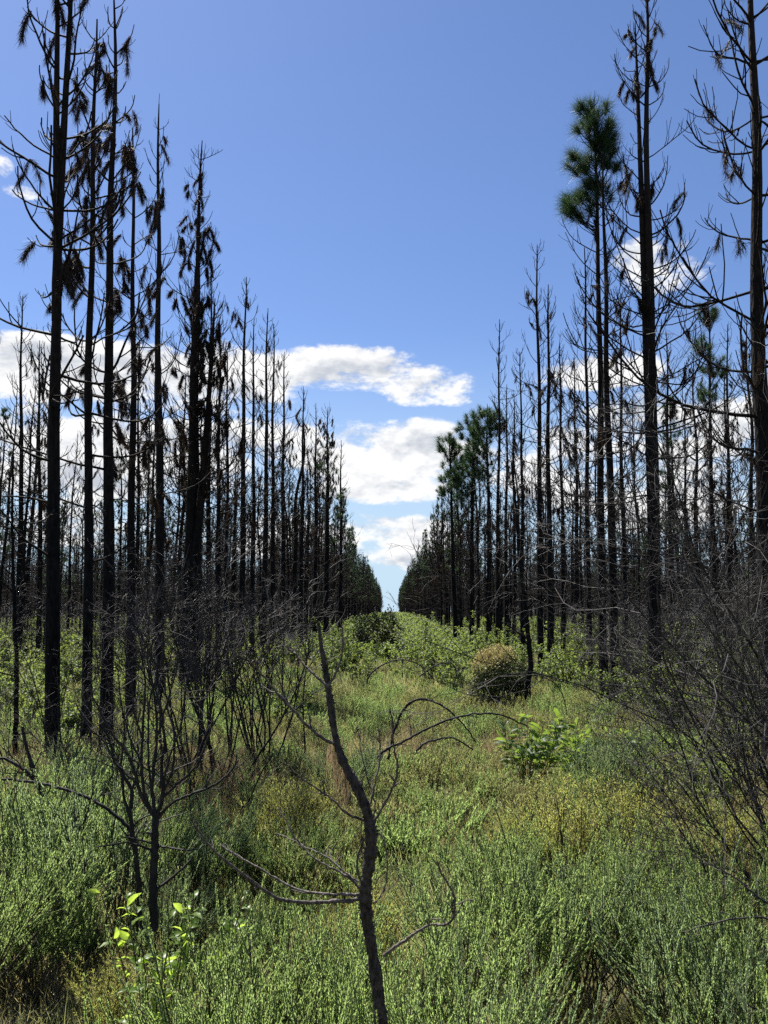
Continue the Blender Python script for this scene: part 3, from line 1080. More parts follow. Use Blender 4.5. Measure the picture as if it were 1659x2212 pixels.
def curve_thing(name, label, cat, runs, Y, mat, group=None, side=0, seed=1, part='stem', k=7, dY=None, swap=None):
    """runs: list of (list of (px,py[,dY]), r_start_px, r_end_px): smooth tubes through picture points at real depth Y"""
    rng = rnd(seed)
    first = runs[0][0][0]
    b = P(first[0], first[1], Y)
    base = np.array([b[0], Y, b[2]])
    t = thing(name, label, cat, tuple(base), group)
    for ri, (pts, ra, rb) in enumerate(runs):
        W_ = np.array([P(p[0], p[1], Y + (p[2] if len(p) > 2 else 0)) for p in pts])
        # Catmull-Rom
        Q = np.vstack([2 * W_[0] - W_[1], W_, 2 * W_[-1] - W_[-2]])
        out = []
        for i in range(1, len(Q) - 2):
            for u in np.linspace(0, 1, 6, endpoint=False):
                out.append(.5 * ((2 * Q[i]) + (-Q[i - 1] + Q[i + 1]) * u + (2 * Q[i - 1] - 5 * Q[i] + 4 * Q[i + 1] - Q[i + 2]) * u * u
                                 + (-Q[i - 1] + 3 * Q[i] - 3 * Q[i + 1] + Q[i + 2]) * u ** 3))
        out.append(Q[-2])
        out = np.array(out)
        out[1:-1] += rng.normal(size=(len(out) - 2, 3)) * .25 * min(ra, 3) / FPX * Y
        if isinstance(ra, (list, tuple)):
            pass
        rad = np.interp(np.linspace(0, 1, len(out)), [0, 1], [ra, rb]) / FPX * Y
        mb = MB()
        tubes(mb, out, rad, k, 0, rng, .10)
        if side:
            s, d, l, r_ = spawn(rng, out[None], rad[None], np.array([side]), 7, .1, .95, (35, 80), (.4, 1.0), .5)
            p2, r2 = grow(rng, s, d, l, np.maximum(r_, .0025), 5, .2, .0, .5)
            tubes(mb, p2, r2, 3)
        mobj(part if ri else ('trunk' if part == 'branch' else part), mb.mesh(part, mat, base), t)
    return t


# burnt stems bent over in arches in the clearing
curve_thing('bent_stem', 'tall burnt stem bent into a high arch in the middle grass', 'dead stem',
            [([(838, 1640), (850, 1581), (876, 1528), (909, 1510), (945, 1519), (985, 1548), (1010, 1577), (1029, 1604)], 3.1, 1.4)], 10.4, 'stem', 'arched burnt stems', .25, 3)
curve_thing('bent_stem', 'long burnt stem arching low to the right over the grass', 'dead stem',
            [([(812, 1640), (835, 1618), (876, 1599), (930, 1570), (985, 1550), (1040, 1541), (1087, 1546), (1138, 1568)], 3.1, 1.5)], 10.2, 'stem', 'arched burnt stems', .3, 4)
curve_thing('bent_stem', 'short burnt stem arching just above the grass beneath the long arches', 'dead stem',
            [([(890, 1650), (898, 1624), (919, 1605), (950, 1596), (978, 1594), (1000, 1604), (1022, 1620)], 2.7, 1.4)], 10.6, 'stem', 'arched burnt stems', .18, 5)
curve_thing('bent_stem', 'farther thin burnt stem arched before the green bushes', 'dead stem',
            [([(790, 1478), (803, 1453), (839, 1431), (876, 1426), (912, 1440), (941, 1470)], 1.8, 1.0)], 20.0, 'stem', 'arched burnt stems', .3, 6)
curve_thing('bent_stem', 'farther burnt stem arched with a sharp kink near the round bush', 'dead stem',
            [([(905, 1462), (941, 1437), (962, 1432), (978, 1435), (986, 1457), (978, 1485)], 1.6, 1.1)], 19.0, 'stem', 'arched burnt stems', .25, 7)
curve_thing('bent_stem', 'thin burnt stem sagging right of the long low arch', 'dead stem',
            [([(1100, 1500), (1120, 1470), (1150, 1458), (1190, 1470), (1215, 1500), (1225, 1545)], 1.5, 0.9)], 14.5, 'stem', 'arched burnt stems', .3, 8)
# the goblet-shaped burnt shrub and its neighbour
curve_thing('burnt_shrub', 'goblet-shaped burnt shrub with thick black foot in the left foreground', 'dead shrub', [
    ([(331, 2010), (332, 1893), (334, 1830), (337, 1766)], 9.5, 7.5),
    ([(338, 1770), (351, 1718), (349, 1658), (355, 1599), (349, 1540), (337, 1484), (340, 1420)], 4.5, 1.6),
    ([(336, 1768), (317, 1738), (302, 1710), (290, 1666), (270, 1619), (238, 1579), (206, 1516), (190, 1480)], 4.6, 1.6),
    ([(336, 1762), (329, 1698), (337, 1619), (337, 1540), (325, 1440), (330, 1380)], 4.2, 1.5),
    ([(333, 1760), (312, 1715), (306, 1639), (310, 1540), (313, 1460), (300, 1400)], 4.0, 1.5),
    ([(341, 1768), (373, 1734), (429, 1710), (472, 1690), (504, 1659), (512, 1630)], 3.4, 1.6),
    ([(346, 1728), (381, 1694), (421, 1659), (440, 1619), (456, 1571), (462, 1530)], 3.2, 1.4),
    ([(350, 1718), (369, 1674), (377, 1619), (374, 1570), (361, 1524), (372, 1480)], 3.0, 1.4),
    ([(306, 1650), (280, 1590), (262, 1520), (255, 1450)], 2.4, 1.2),
    ([(337, 1600), (360, 1520), (380, 1450), (384, 1390)], 2.4, 1.2),
    ([(345, 1740), (362, 1650), (390, 1570), (400, 1490), (420, 1420)], 2.8, 1.2),
    ([(320, 1742), (292, 1690), (250, 1650), (225, 1600), (190, 1570), (165, 1520)], 3.0, 1.2),
    ([(310, 1600), (290, 1540), (285, 1470), (270, 1400), (275, 1340)], 2.2, 1.1),
    ([(325, 1480), (318, 1420), (322, 1360), (314, 1300)], 1.8, 1.0),
    ([(333, 1740), (322, 1660), (320, 1580), (326, 1500), (350, 1430), (352, 1370)], 2.8, 1.1)], 4.8, 'stem', None, .45, 21)
curve_thing('burnt_shrub', 'thin burnt stems rising left of the goblet-shaped shrub', 'dead shrub', [
    ([(302, 2010), (299, 1893), (290, 1830), (282, 1770), (284, 1710), (258, 1658), (238, 1611), (228, 1570)], 6.5, 1.8),
    ([(282, 1770), (266, 1710), (262, 1650), (270, 1590), (264, 1540)], 3.4, 1.4),
    ([(284, 1712), (300, 1650), (296, 1590), (304, 1530)], 2.8, 1.2)], 5.0, 'stem', None, .3, 22)
# left foreground arching stems
curve_thing('bent_stem', 'long burnt stem bowed in from the left edge to the goblet shrub', 'dead stem',
            [([(-60, 1690), (0, 1684), (60, 1688), (130, 1702), (200, 1728), (250, 1762), (284, 1800), (296, 1860), (300, 1935)], 2.2, 4.8)], 5.4, 'stem', None, 0, 9)
curve_thing('bent_stem', 'crooked black stem slanting down at the left foreground', 'dead stem',
            [([(105, 1840), (98, 1775), (85, 1700), (62, 1630), (48, 1570)], 6.0, 3.0), ([(85, 1700), (50, 1660), (0, 1636), (-50, 1626)], 4.0, 2.4)], 5.6, 'stem', None, .3, 10)
curve_thing('thin_charred_pine', 'thin leaning charred pine stem beside the round bush', 'pine tree',
            [([(1141, 1512), (1140, 1480), (1146, 1430), (1136, 1330), (1122, 1200), (1112, 1080), (1106, 1000)], 7.5, 2.5)], 17.5, 'char', GR, .9, 11, part='trunk', k=8)
curve_thing('thin_charred_pine', 'thin crooked charred stem left of the nearest twin-stemmed pine', 'pine tree',
            [([(32, 1640), (34, 1560), (36, 1450), (30, 1330), (28, 1200), (26, 1090), (29, 985)], 6.0, 2.0)], 11.0, 'char', GL, .6, 12, part='trunk', k=8)

# ------------------------------------------------------------------ the bare sapling in the middle foreground
SY = 3.0


def sapling():
    rng = rnd(5)
    pts = [(829, 2330), (826, 2260), (821, 2200), (812, 2120), (800, 2040), (791, 1975), (788, 1935), (793, 1890), (801, 1840), (802, 1790),
           (793, 1745), (772, 1696), (745, 1652), (728, 1610), (718, 1560), (711, 1510), (706, 1475), (700, 1440), (693, 1400), (687, 1345)]
    wr = [16, 15.5, 15, 14.5, 14, 14, 15.5, 13, 14.5, 15, 12.5, 11.5, 10.5, 9.5, 8.5, 8, 8.5, 6.5, 5.5, 3.5]
    W_ = np.array([P(x, y, SY) for x, y in pts])
    g = gz(W_[0][0], SY)
    W_ = np.vstack([[W_[0][0] + .02, SY, g - .05], W_])
    wr = [w_ * .84 for w_ in [18] + wr]
    u = np.linspace(0, 1, len(W_))
    uu = np.linspace(0, 1, 260)
    path = np.stack([np.interp(uu, u, W_[:, i]) for i in range(3)], -1)
    ker = np.array([.25, .5, .25])
    for _ in range(9):
        path[1:-1] = path[:-2] * .25 + path[1:-1] * .5 + path[2:] * .25
    path[:, 1] += .03 * np.sin(uu * 9)
    rad = np.interp(uu, u, wr) / FPX * SY * (1 + .07 * np.interp(np.arange(260), np.arange(0, 260, 4), rng.normal(size=65)) + .05 * rng.normal(size=260))
    for kn in (.3, .345, .42, .455, .60, .66, .79):
        rad *= 1 + .24 * np.exp(-((uu - kn) / .006) ** 2)
    t = thing('bare_sapling', 'bare burnt pine sapling with peeling bark in the middle foreground', 'sapling', (W_[0][0], SY, g))
    loc = np.array(t.location)
    mb = MB()
    tubes(mb, path, rad, 18, 0, rng, .12)
    mobj('trunk', mb.mesh('trunk', 'sapling', loc), t)
    # loose bark flakes
    fl = MB()
    i = rng.integers(20, 240, 700)
    D = nrm(rng.normal(size=(700, 3)) + np.array([0, 0, .3]))
    diamonds(fl, path[i] + nrm(rng.normal(size=(700, 3)) * [1, 1, .1]) * rad[i][:, None] * .95, D, rng.uniform(.006, .016, 700), .007, rng)
    mobj('bark_flakes', fl.mesh('bark_flakes', 'sapling', loc), t)
    runs = [
        ([(782, 1942), (745, 1946), (690, 1949), (640, 1949), (600, 1942), (560, 1915), (520, 1885), (480, 1855), (450, 1825), (425, 1790), (412, 1768)], 6.5, 2.6, -.25),
        ([(780, 1934), (740, 1932), (700, 1931), (650, 1926), (600, 1900), (555, 1872), (515, 1850), (478, 1826)], 5.5, 2.6, .25),
        ([(784, 1925), (760, 1900), (725, 1878), (690, 1862), (660, 1838), (632, 1800), (612, 1762), (600, 1745)], 4.2, 1.6, .2),
        ([(784, 1915), (770, 1880), (772, 1850), (785, 1815), (800, 1795)], 4.0, 3.0, -.06),
        ([(775, 1905), (740, 1880), (710, 1852), (670, 1835), (630, 1812), (596, 1800)], 3.2, 1.5, .3),
        ([(803, 1778), (780, 1770), (750, 1758), (715, 1725), (680, 1700), (650, 1680), (618, 1650)], 4.5, 2.0, -.2),
        ([(806, 1775), (812, 1740), (800, 1700), (785, 1650), (778, 1600), (770, 1570)], 2.6, 1.4, .15),
        ([(808, 1778), (822, 1750), (840, 1718), (856, 1685), (860, 1655), (852, 1620), (846, 1590), (850, 1560), (842, 1535)], 4.6, 2.4, -.1),
        ([(800, 1735), (808, 1700), (818, 1660), (822, 1620), (818, 1575)], 3.6, 1.8, .12),
        ([(722, 1606), (700, 1598), (668, 1572), (635, 1536), (605, 1505), (580, 1475), (560, 1450), (548, 1425)], 6.0, 2.6, -.15),
        ([(706, 1482), (688, 1464), (668, 1448), (650, 1428), (636, 1408), (620, 1402)], 4.6, 2.4, .1),
        ([(708, 1484), (722, 1462), (734, 1432), (741, 1400), (740, 1372), (738, 1350)], 4.6, 2.2, -.05),
        ([(828, 2065), (850, 2048), (876, 2030), (900, 2012), (930, 1996), (958, 1999), (978, 1988), (984, 1962), (981, 1935), (968, 1908), (952, 1885), (944, 1862)], 5.0, 2.4, -.2),
        ([(806, 1952), (822, 1938), (834, 1908), (838, 1870), (832, 1825), (822, 1800)], 2.6, 1.6, .1),
    ]
    for pts_, ra, rb, bend in runs:
        n = len(pts_)
        Wp = np.array([P(x, y, SY + bend * (j / (n - 1)) ** 1.3 * .8) for j, (x, y) in enumerate(pts_)])
        u = np.linspace(0, 1, n)
        uu = np.linspace(0, 1, n * 5)
        pp = np.stack([np.interp(uu, u, Wp[:, i]) for i in range(3)], -1)
        for _ in range(4):
            pp[1:-1] = pp[:-2] * .25 + pp[1:-1] * .5 + pp[2:] * .25
        pp[1:-1] += rng.normal(size=(len(pp) - 2, 3)) * .0012
        rad = np.linspace(ra * .68, rb * .62, len(pp)) / FPX * SY * (1 + .13 * rng.normal(size=len(pp)))
        mb = MB()
        tubes(mb, pp, rad, 7, 0, rng, .1)
        # curled remains of needles at the tip
        d = nrm(pp[-1] - pp[-4])
        S = pp[-1] - d * rng.uniform(0, .05, (16, 1))
        D = nrm(d + rng.normal(size=(16, 3)) * .7)
        tris(mb, S, D, rng.uniform(.015, .04, 16), .0025, rng)
        # scale-like stubs along the branch
        k_ = rng.integers(0, len(pp), 40)
        tris(mb, pp[k_], nrm(rng.normal(size=(40, 3))), rad[k_] * 1.9, .004, rng)
        s2, d2, l2, r2 = spawn(rng, pp[None], rad[None], np.array([.16]), 5, .25, .97, (30, 75), (.15, .7), .6)
        p2_, r2_ = grow(rng, s2, d2, l2, np.maximum(r2, .0009), 5, .22, .06, .6)
        tubes(mb, p2_, r2_, 4)
        mobj('branch', mb.mesh('branch', 'saplingtwig', loc), t)

    hang = MB()
    hp = np.array([P(716, 1590, SY + .04), P(726, 1625, SY + .05), P(738, 1655, SY + .05), P(752, 1672, SY + .04)])
    clump(hang, rng, hp, 170, .0, 1.0, (.07, .17), .0022, 0, .012, 3.0)
    o = mobj('hanging_needles', hang.mesh('hanging_needles', 'drygrass', loc), t)
    o['label'] = 'bundle of dry brown needles hanging from the upper trunk'


sapling()

# ------------------------------------------------------------------ shrubs and ground cover


def heath_mesh(seed, h=.8, spread=.42, nsp=150, ln=(.13, .32), leaves=84, lw=.0032, ll=(.009, .016), tipn=.25, la=(22, 58), sa=(12, 42), flare=.85, core=44):
    """upright heath: spikes packed with short needle leaves, fresh tips"""
    rng = rnd(seed)
    stems, lf = MB(), MB()
    # main stems
    n = 26
    S = np.stack([rng.normal(size=n) * .05, rng.normal(size=n) * .05, np.full(n, -.03)], -1)
    a = rng.uniform(0, 6.28, n)
    r_ = np.sqrt(rng.uniform(0, 1, n)) * flare
    D = np.stack([np.cos(a) * r_, np.sin(a) * r_, np.ones(n)], -1)
    L = h * rng.uniform(.6, .95, n)
    Pn, Rn = grow(rng, S, D, L, np.full(n, .006), 7, .08, .06, .4)
    tubes(stems, Pn, Rn, 4)
    m = max(1, nsp // n)
    s, d, l, rr_ = spawn(rng, Pn, Rn, L, m, .35, 1.0, sa, (.3, .6), .6)
    l = rng.uniform(ln[0], ln[1], len(l))
    P2, R2 = grow(rng, s, d, l, np.full(len(s), .0022), 5, .06, .14, .6)
    tubes(stems, P2, R2, 3)
    P2 = np.concatenate([P2, np.stack([along(Pn, np.full((n, 1), .55 + .45 * q / 4))[0][:, 0] for q in range(5)], 1)]) if core else P2
    N = len(P2)
    t = np.linspace(.08, 1, leaves)[None, :] * np.ones((N, 1)) + rng.normal(size=(N, leaves)) * .01
    t = np.clip(t, 0, 1)
    B, T = along(P2, t)
    side = nrm(np.cross(T, rng.normal(size=T.shape)))
    ang = np.radians(rng.uniform(la[0], la[1], t.shape))[..., None] * (1.05 - .45 * t[..., None])
    Dl = T * np.cos(ang) + side * np.sin(ang)
    Ll = rng.uniform(ll[0], ll[1], t.shape) * (1.1 - .35 * t)
    if core:                                   # leaves pressed close along the shoot make the plume full
        t2 = rng.uniform(.05, .97, (N, core))
        B2, T2 = along(P2, t2)
        sd = nrm(np.cross(T2, rng.normal(size=T2.shape)))
        a2 = np.radians(rng.uniform(6, 24, t2.shape))[..., None]
        D2 = (T2 * np.cos(a2) + sd * np.sin(a2)).reshape(-1, 3)
        diamonds(lf, B2.reshape(-1, 3), D2, rng.uniform(ll[0] * 1.2, ll[1] * 1.5, N * core), lw * 1.7, rng, 0)
    tip = t > 1 - tipn
    for msk, mt in ((~tip, 0), (tip, 1)):
        diamonds(lf, B[msk], Dl[msk], Ll[msk], lw, rng, mt)
    return stems, lf


HV = []
for i in range(5):
    st, lf = heath_mesh(40 + i, h=(.85, .75, .95, .8, .7)[i], nsp=(235, 210, 260, 235, 210)[i])
    HV.append((st.mesh('stems', 'greystem'), lf.mesh('foliage', ['heath', 'heathtip']), lf.mesh('foliage', ['bluheath', 'heath'])))
OV = []
for i in range(3):
    st, lf = heath_mesh(60 + i, h=.68, nsp=230, ln=(.10, .24), leaves=34, lw=.0036, ll=(.016, .036), tipn=.3, la=(25, 80), sa=(20, 65), flare=.55, core=0)
    OV.append((st.mesh('stems', 'greystem'), lf.mesh('foliage', ['yellow', 'yellow'])))
GH = 'spiky green heath shrubs in the foreground'
heath = [  # (px of centre, Y, scale, variant, label)
    (470, 3.6, 1.0, 0, 'bright green heath shrub right of the broad-leaved seedling'),
    (560, 3.3, .98, 2, 'bright green heath shrub at the bottom edge, left of the bare sapling'),
    (690, 3.35, .95, 1, 'spiky heath shrub hugging the left of the sapling foot'),
    (640, 3.95, 1.0, 3, 'green heath shrub under the sapling left branches'),
    (770, 3.75, .95, 4, 'heath shrub directly behind the sapling foot'),
    (930, 3.4, .98, 2, 'tall spiky heath shrub at the bottom, right of the sapling'),
    (1040, 3.35, .95, 0, 'leaning bright heath shrub with spikes pointing right at the bottom'),
    (880, 4.1, 1.0, 1, 'heath shrub behind the curled lower right sapling branch'),
    (1010, 4.5, 1.05, 3, 'dense heath shrub just right of the curled sapling branch'),
    (1130, 4.7, 1.05, 2, 'dense heath shrub above the dark grassy gap at the bottom right'),
    (1250, 4.9, 1.0, 0, 'green heath shrub below the yellow wispy bushes'),
    (1370, 4.8, 1.0, 1, 'green heath shrub right of centre below the pair of yellow bushes'),
    (1490, 4.2, 1.0, 2, 'heath shrub in the lower right foreground beside thin dead twigs'),
    (1600, 4.0, 1.05, 0, 'heath shrub at the lower right edge'),
    (1450, 3.4, .7, 4, 'low heath sprays at the bottom right'),
    (1620, 3.3, .85, 3, 'heath shrub in the bottom right corner'),
    (1560, 5.2, 1.05, 3, 'heath shrub at the right edge under the dead thicket'),
    (1450, 5.6, .95, 4, 'heath shrub in front of the low sprawling dead branches'),
    (1330, 6.0, .9, 2, 'small heath shrub behind the right yellow bush'),
    (960, 5.4, .85, 4, 'heath shrub in the middle just right of the sapling trunk'),
    (1080, 5.9, .85, 0, 'heath shrub in the middle between sapling and yellow bushes'),
    (240, 5.6, 1.3, 2, 'big rounded heath shrub with dark shaded face on the left'),
    (150, 5.9, 1.2, 0, 'heath shrub left of the big dark rounded heath'),
    (310, 6.1, 1.1, 3, 'heath shrub behind the goblet-shaped burnt shrub'),
    (40, 5.0, 1.15, 1, 'upright heath shrub at the left edge'),
    (-40, 4.6, 1.1, 2, 'heath shrub cut by the left border lower down'),
    (110, 4.9, .8, 3, 'heath sprays above the dark grass at lower left'),
    (390, 5.4, .75, 4, 'small heath behind the broad-leaved seedling'),
    (20, 3.4, .6, 4, 'low pale heath in the bottom left corner'),
    (60, 6.6, 1.1, 2, 'heath shrub at the far left under the crooked black stem'),
    (210, 8.8, .95, 4, 'shaded heath at the foot of the second left pine'),
    (150, 9.6, .95, 1, 'shaded heath around the foot of the nearest twin-stemmed pine'),
    (270, 9.3, .85, 0, 'shaded heath right of the second left pine'),
    (735, 9.4, .95, 2, 'blue-green heath clump in the middle of the clearing'),
    (770, 9.9, .8, 1, 'smaller heath joined to the mid-clearing clump'),
    (1280, 9.6, .95, 0, 'grey-green heath beside the leafy plant on the right'),
    (1340, 9.9, 1.0, 3, 'grey-green heath in front of the right trunks'),
    (1235, 9.0, .8, 4, 'heath behind the leafy plant on the right'),
    (520, 7.2, .8, 1, 'heath clump in the left middle grass'),
    (640, 6.6, .75, 3, 'low heath left of the sapling mid trunk'),
    (440, 6.6, .85, 2, 'heath clump right of the goblet-shaped burnt shrub'),
]
rng = rnd(8)
for (px, Y, s, v, lab) in heath:
    b = P(px, HORIZ, Y)
    t = thing('heath_shrub', lab, 'shrub', (b[0], Y, gz(b[0], Y)), GH, rng.uniform(0, 6.28), s * 1.1)
    mobj('stems', HV[v][0], t)
    mobj('foliage', HV[v][2 if ('grey-green' in lab or 'blue-green' in lab or 'shaded' in lab or rng.uniform() < .25) else 1], t)  # shaded heaths also take the grey-green leaves, their shade put into the colour
yellow = [
    (1205, 6.8, 1.3, 0, 'yellow-green wispy bush, left of the pair on the right'),
    (1345, 6.7, 1.4, 1, 'yellow-green wispy bush, right of the pair, darker inside'),
    (625, 7.4, 1.25, 2, 'pale yellow-green bush left of the sapling upper trunk'),
    (560, 7.0, .85, 0, 'small yellow-green bush in the left middle grass'),
    (680, 8.6, .9, 1, 'yellow-green bush behind the sapling'),
    (820, 5.2, .85, 2, 'yellowish wiry bush right behind the sapling knot'),
    (720, 4.7, .8, 0, 'yellowish wiry bush left of the sapling, behind its low branches'),
    (260, 4.3, .7, 1, 'yellowish wiry bush left of the broad-leaved seedling'),
    (440, 9.6, .8, 2, 'yellow-green bush at the foot of the grey-twigged shrub'),
    (1080, 7.6, .7, 1, 'low yellow-green bush in the middle grass'),
    (1560, 7.0, 1.0, 2, 'olive bush under the dead thicket'),
]
for (px, Y, s, v, lab) in yellow:
    b = P(px, HORIZ, Y)
    t = thing('yellow_bush', lab, 'shrub', (b[0], Y, gz(b[0], Y)), 'yellow-green bushes', rng.uniform(0, 6.28), s)
    mobj('stems', OV[v][0], t)
    mobj('foliage', OV[v][1], t)


def leafy_mesh(seed, h=1.2, w=.7, nst=14, per=84, L=(.045, .09), wid=.45):
    rng = rnd(seed)
    st, lf = MB(), MB()
    S = np.stack([rng.normal(size=nst) * .08, rng.normal(size=nst) * .08, np.full(nst, -.03)], -1)
    D = np.stack([rng.normal(size=nst) * w, rng.normal(size=nst) * w, np.ones(nst)], -1)
    Ls = h * rng.uniform(.55, 1.1, nst)
    Pn, Rn = grow(rng, S, D, Ls, np.full(nst, .008), 8, .10, .05, .35)
    tubes(st, Pn, Rn, 4)
    s, d, l, rr_ = spawn(rng, Pn, Rn, Ls, 5, .3, .98, (30, 60), (.25, .5), .5)
    P2, R2 = grow(rng, s, d, l, np.maximum(rr_, .002), 5, .12, .06, .5)
    tubes(st, P2, R2, 3)
    for PP, m in ((Pn, per // 2), (P2, per // 4)):
        t = rng.uniform(.35, 1, (len(PP), m))
        B, T = along(PP, t)
        B, T = B.reshape(-1, 3), T.reshape(-1, 3)
        out = nrm(np.cross(T, rng.normal(size=T.shape)))
        Dl = nrm(T * .45 + out + np.array([0, 0, .12]))
        Nn = nrm(np.array([0, 0, 1.]) + rng.normal(size=Dl.shape) * .55)
        Ll = rng.uniform(L[0], L[1], len(B))
        ovals(lf, B, Dl, Nn, Ll, Ll * wid, rng, 0, .18, .3)
    return st, lf


LV = []
for i in range(5):
    st, lf = leafy_mesh(80 + i, h=(1.3, 1.1, 1.5, 1.2, 1.4)[i], w=(.5, .6, .42, .5, .38)[i], nst=13 + i)
    LV.append((st.mesh('stems', 'greystem'), lf.mesh('foliage', 'leaf')))


def leafy(label, px, Y, s, v, group='broad-leaved bushes', rz=None):
    b = P(px, HORIZ, Y)
    t = thing('leafy_bush', label, 'bush', (b[0], Y, gz(b[0], Y)), group, rng.uniform(0, 6.28) if rz is None else rz, s * .9)
    mobj('stems', LV[v][0], t)
    mobj('foliage', LV[v][1], t)
    return t


for (px, Y, s, v, lab) in [
    (735, 24, 1.25, 0, 'leafy green bush left of the clearing path, under the dense brown pine'),
    (780, 23, 1.05, 1, 'leafy green bush left of centre, in front of the dark bush'),
    (760, 27, 1.3, 3, 'leafy green bush behind the left-of-centre bush'),
    (715, 27, 1.3, 2, 'leafy bush at the foot of the left row'),
    (900, 27, 1.35, 2, 'tallest leafy green bush in the centre of the clearing'),
    (940, 23, 1.15, 4, 'leafy green bush centre right behind the arched stems'),
    (985, 21, 1.05, 0, 'leafy green bush left of the round tan-topped bush'),
    (1000, 25, 1.2, 1, 'leafy green bush behind the round tan-topped bush, left'),
    (890, 33, 1.4, 3, 'farther leafy bush in the centre of the clearing'),
    (945, 31, 1.4, 0, 'farther leafy bush right of the clearing centre'),
    (870, 23, .9, 1, 'low leafy bush in the centre of the clearing'),
    (1150, 22, 1.1, 2, 'leafy bush right of the round tan-topped bush'),
    (1040, 28, 1.4, 2, 'leafy bush behind the round tan-topped bush'),
    (620, 15.5, .8, 0, 'small leafy bush on the left at the edge of the open grass'),
    (655, 16.5, .7, 3, 'small leafy bush on the left, nearer the centre'),
    (640, 30, 1.2, 4, 'leafy bush between the left row trunks'),
    (165, 13.5, 1.05, 1, 'leafy bush between the first and second left pines'),
    (235, 17, 1.1, 3, 'leafy bush behind the second left pine'),
    (100, 15, 1.1, 0, 'leafy bush left of the nearest twin-stemmed pine'),
    (60, 18, 1.2, 2, 'leafy bush deep at the left edge'),
    (170, 22, 1.3, 4, 'leafy bush deeper between the first left pines'),
    (270, 25, 1.4, 0, 'leafy bush deep between the third and fourth left pines'),
    (330, 28, 1.3, 1, 'leafy bush deep left of the fifth left pine'),
    (20, 27, 1.4, 3, 'leafy bush far back at the left border'),
    (120, 32, 1.4, 2, 'leafy bush far back behind the nearest left pine'),
    (480, 30, 1.3, 4, 'leafy bush behind the grey-twigged shrub'),
    (1225, 21, 1.35, 0, 'leafy bush between the close twin pines and the thin pine'),
    (1240, 27, 1.5, 2, 'taller leafy bush deeper between the right trunks'),
    (1360, 17, 1.2, 3, 'leafy bush between the straight burnt pine and fused trunks'),
    (1375, 23, 1.4, 1, 'leafy bush deeper left of the fused trunks'),
    (1440, 14.5, 1.0, 4, 'leafy bush in front of the fused trunks behind the thicket'),
    (1470, 22, 1.5, 0, 'leafy bush right of the fused trunks'),
    (1530, 25, 1.5, 2, 'leafy bush deeper behind the dead thicket'),
    (1600, 19, 1.5, 3, 'leafy bush at right behind the dead thicket'),
    (1400, 10, .7, 1, 'leafy plant under the dead thicket, left end'),
    (1500, 9.5, .75, 0, 'leafy plant under the dead thicket, middle'),
    (1205, 31, 1.4, 4, 'leafy bush far back right of the close twin pines'),
]:
    leafy(lab, px, Y, s, v)

# larger-leaved plants near the camera
def big_leaf_plant(label, px, Y, seed, h, n, L, w=.4, wid=.42):
    b = P(px, HORIZ, Y)
    r_ = rnd(seed)
    t = thing('leafy_plant', label, 'plant', (b[0], Y, gz(b[0], Y)))
    st = MB()
    S = np.stack([r_.normal(size=n) * .05, r_.normal(size=n) * .05, np.full(n, -.03)], -1)
    D = np.stack([r_.normal(size=n) * w, r_.normal(size=n) * w, np.ones(n)], -1)
    Ls = h * r_.uniform(.6, 1.05, n)
    Pn, Rn = grow(r_, S, D, Ls, np.full(n, .006), 9, .08, .03, .4)
    tubes(st, Pn, Rn, 5)
    mobj('stems', st.mesh('stems', 'greystem'), t)
    for i in range(n):
        m = int(r_.integers(13, 21))
        tt = np.sort(r_.uniform(.4, 1, (1, m)))
        B, T = along(Pn[i:i + 1], tt)
        for j in range(m):
            o_ = nrm(np.cross(T[0, j], r_.normal(size=3)))
            d_ = nrm(T[0, j] * .5 + o_ + np.array([0, 0, .1]))[None]
            nn = nrm(np.array([0, 0, 1.]) + r_.normal(size=3) * .6)[None]
            l_ = r_.uniform(L[0], L[1], 1)
            lf = MB()
            ovals(lf, B[0, j][None], d_, nn, l_, l_ * wid, r_, 0, .15, .35)
            mobj('leaf', lf.mesh('leaf', 'brightleaf' if Y < 6 else 'lushleaf'), t)
    return t


big_leaf_plant('seedling with large bright leaves beside the goblet-shaped burnt shrub', 395, 3.9, 3, .95, 17, (.045, .085), .15)
big_leaf_plant('bright leafy plant at the right end of the arched stems', 1140, 10.4, 4, 1.1, 15, (.11, .2), .5, .3)
big_leaf_plant('leafy plant right behind the bright arched-stem plant', 1225, 10.6, 6, .95, 13, (.11, .19), .5, .3)
big_leaf_plant('low leafy regrowth between the bright plant and the right trunks', 1305, 11.4, 16, .8, 11, (.11, .18), .55, .3)
big_leaf_plant('straggling seedling with few leaves at lower left', 300, 3.7, 9, .55, 4, (.05, .09), .6)


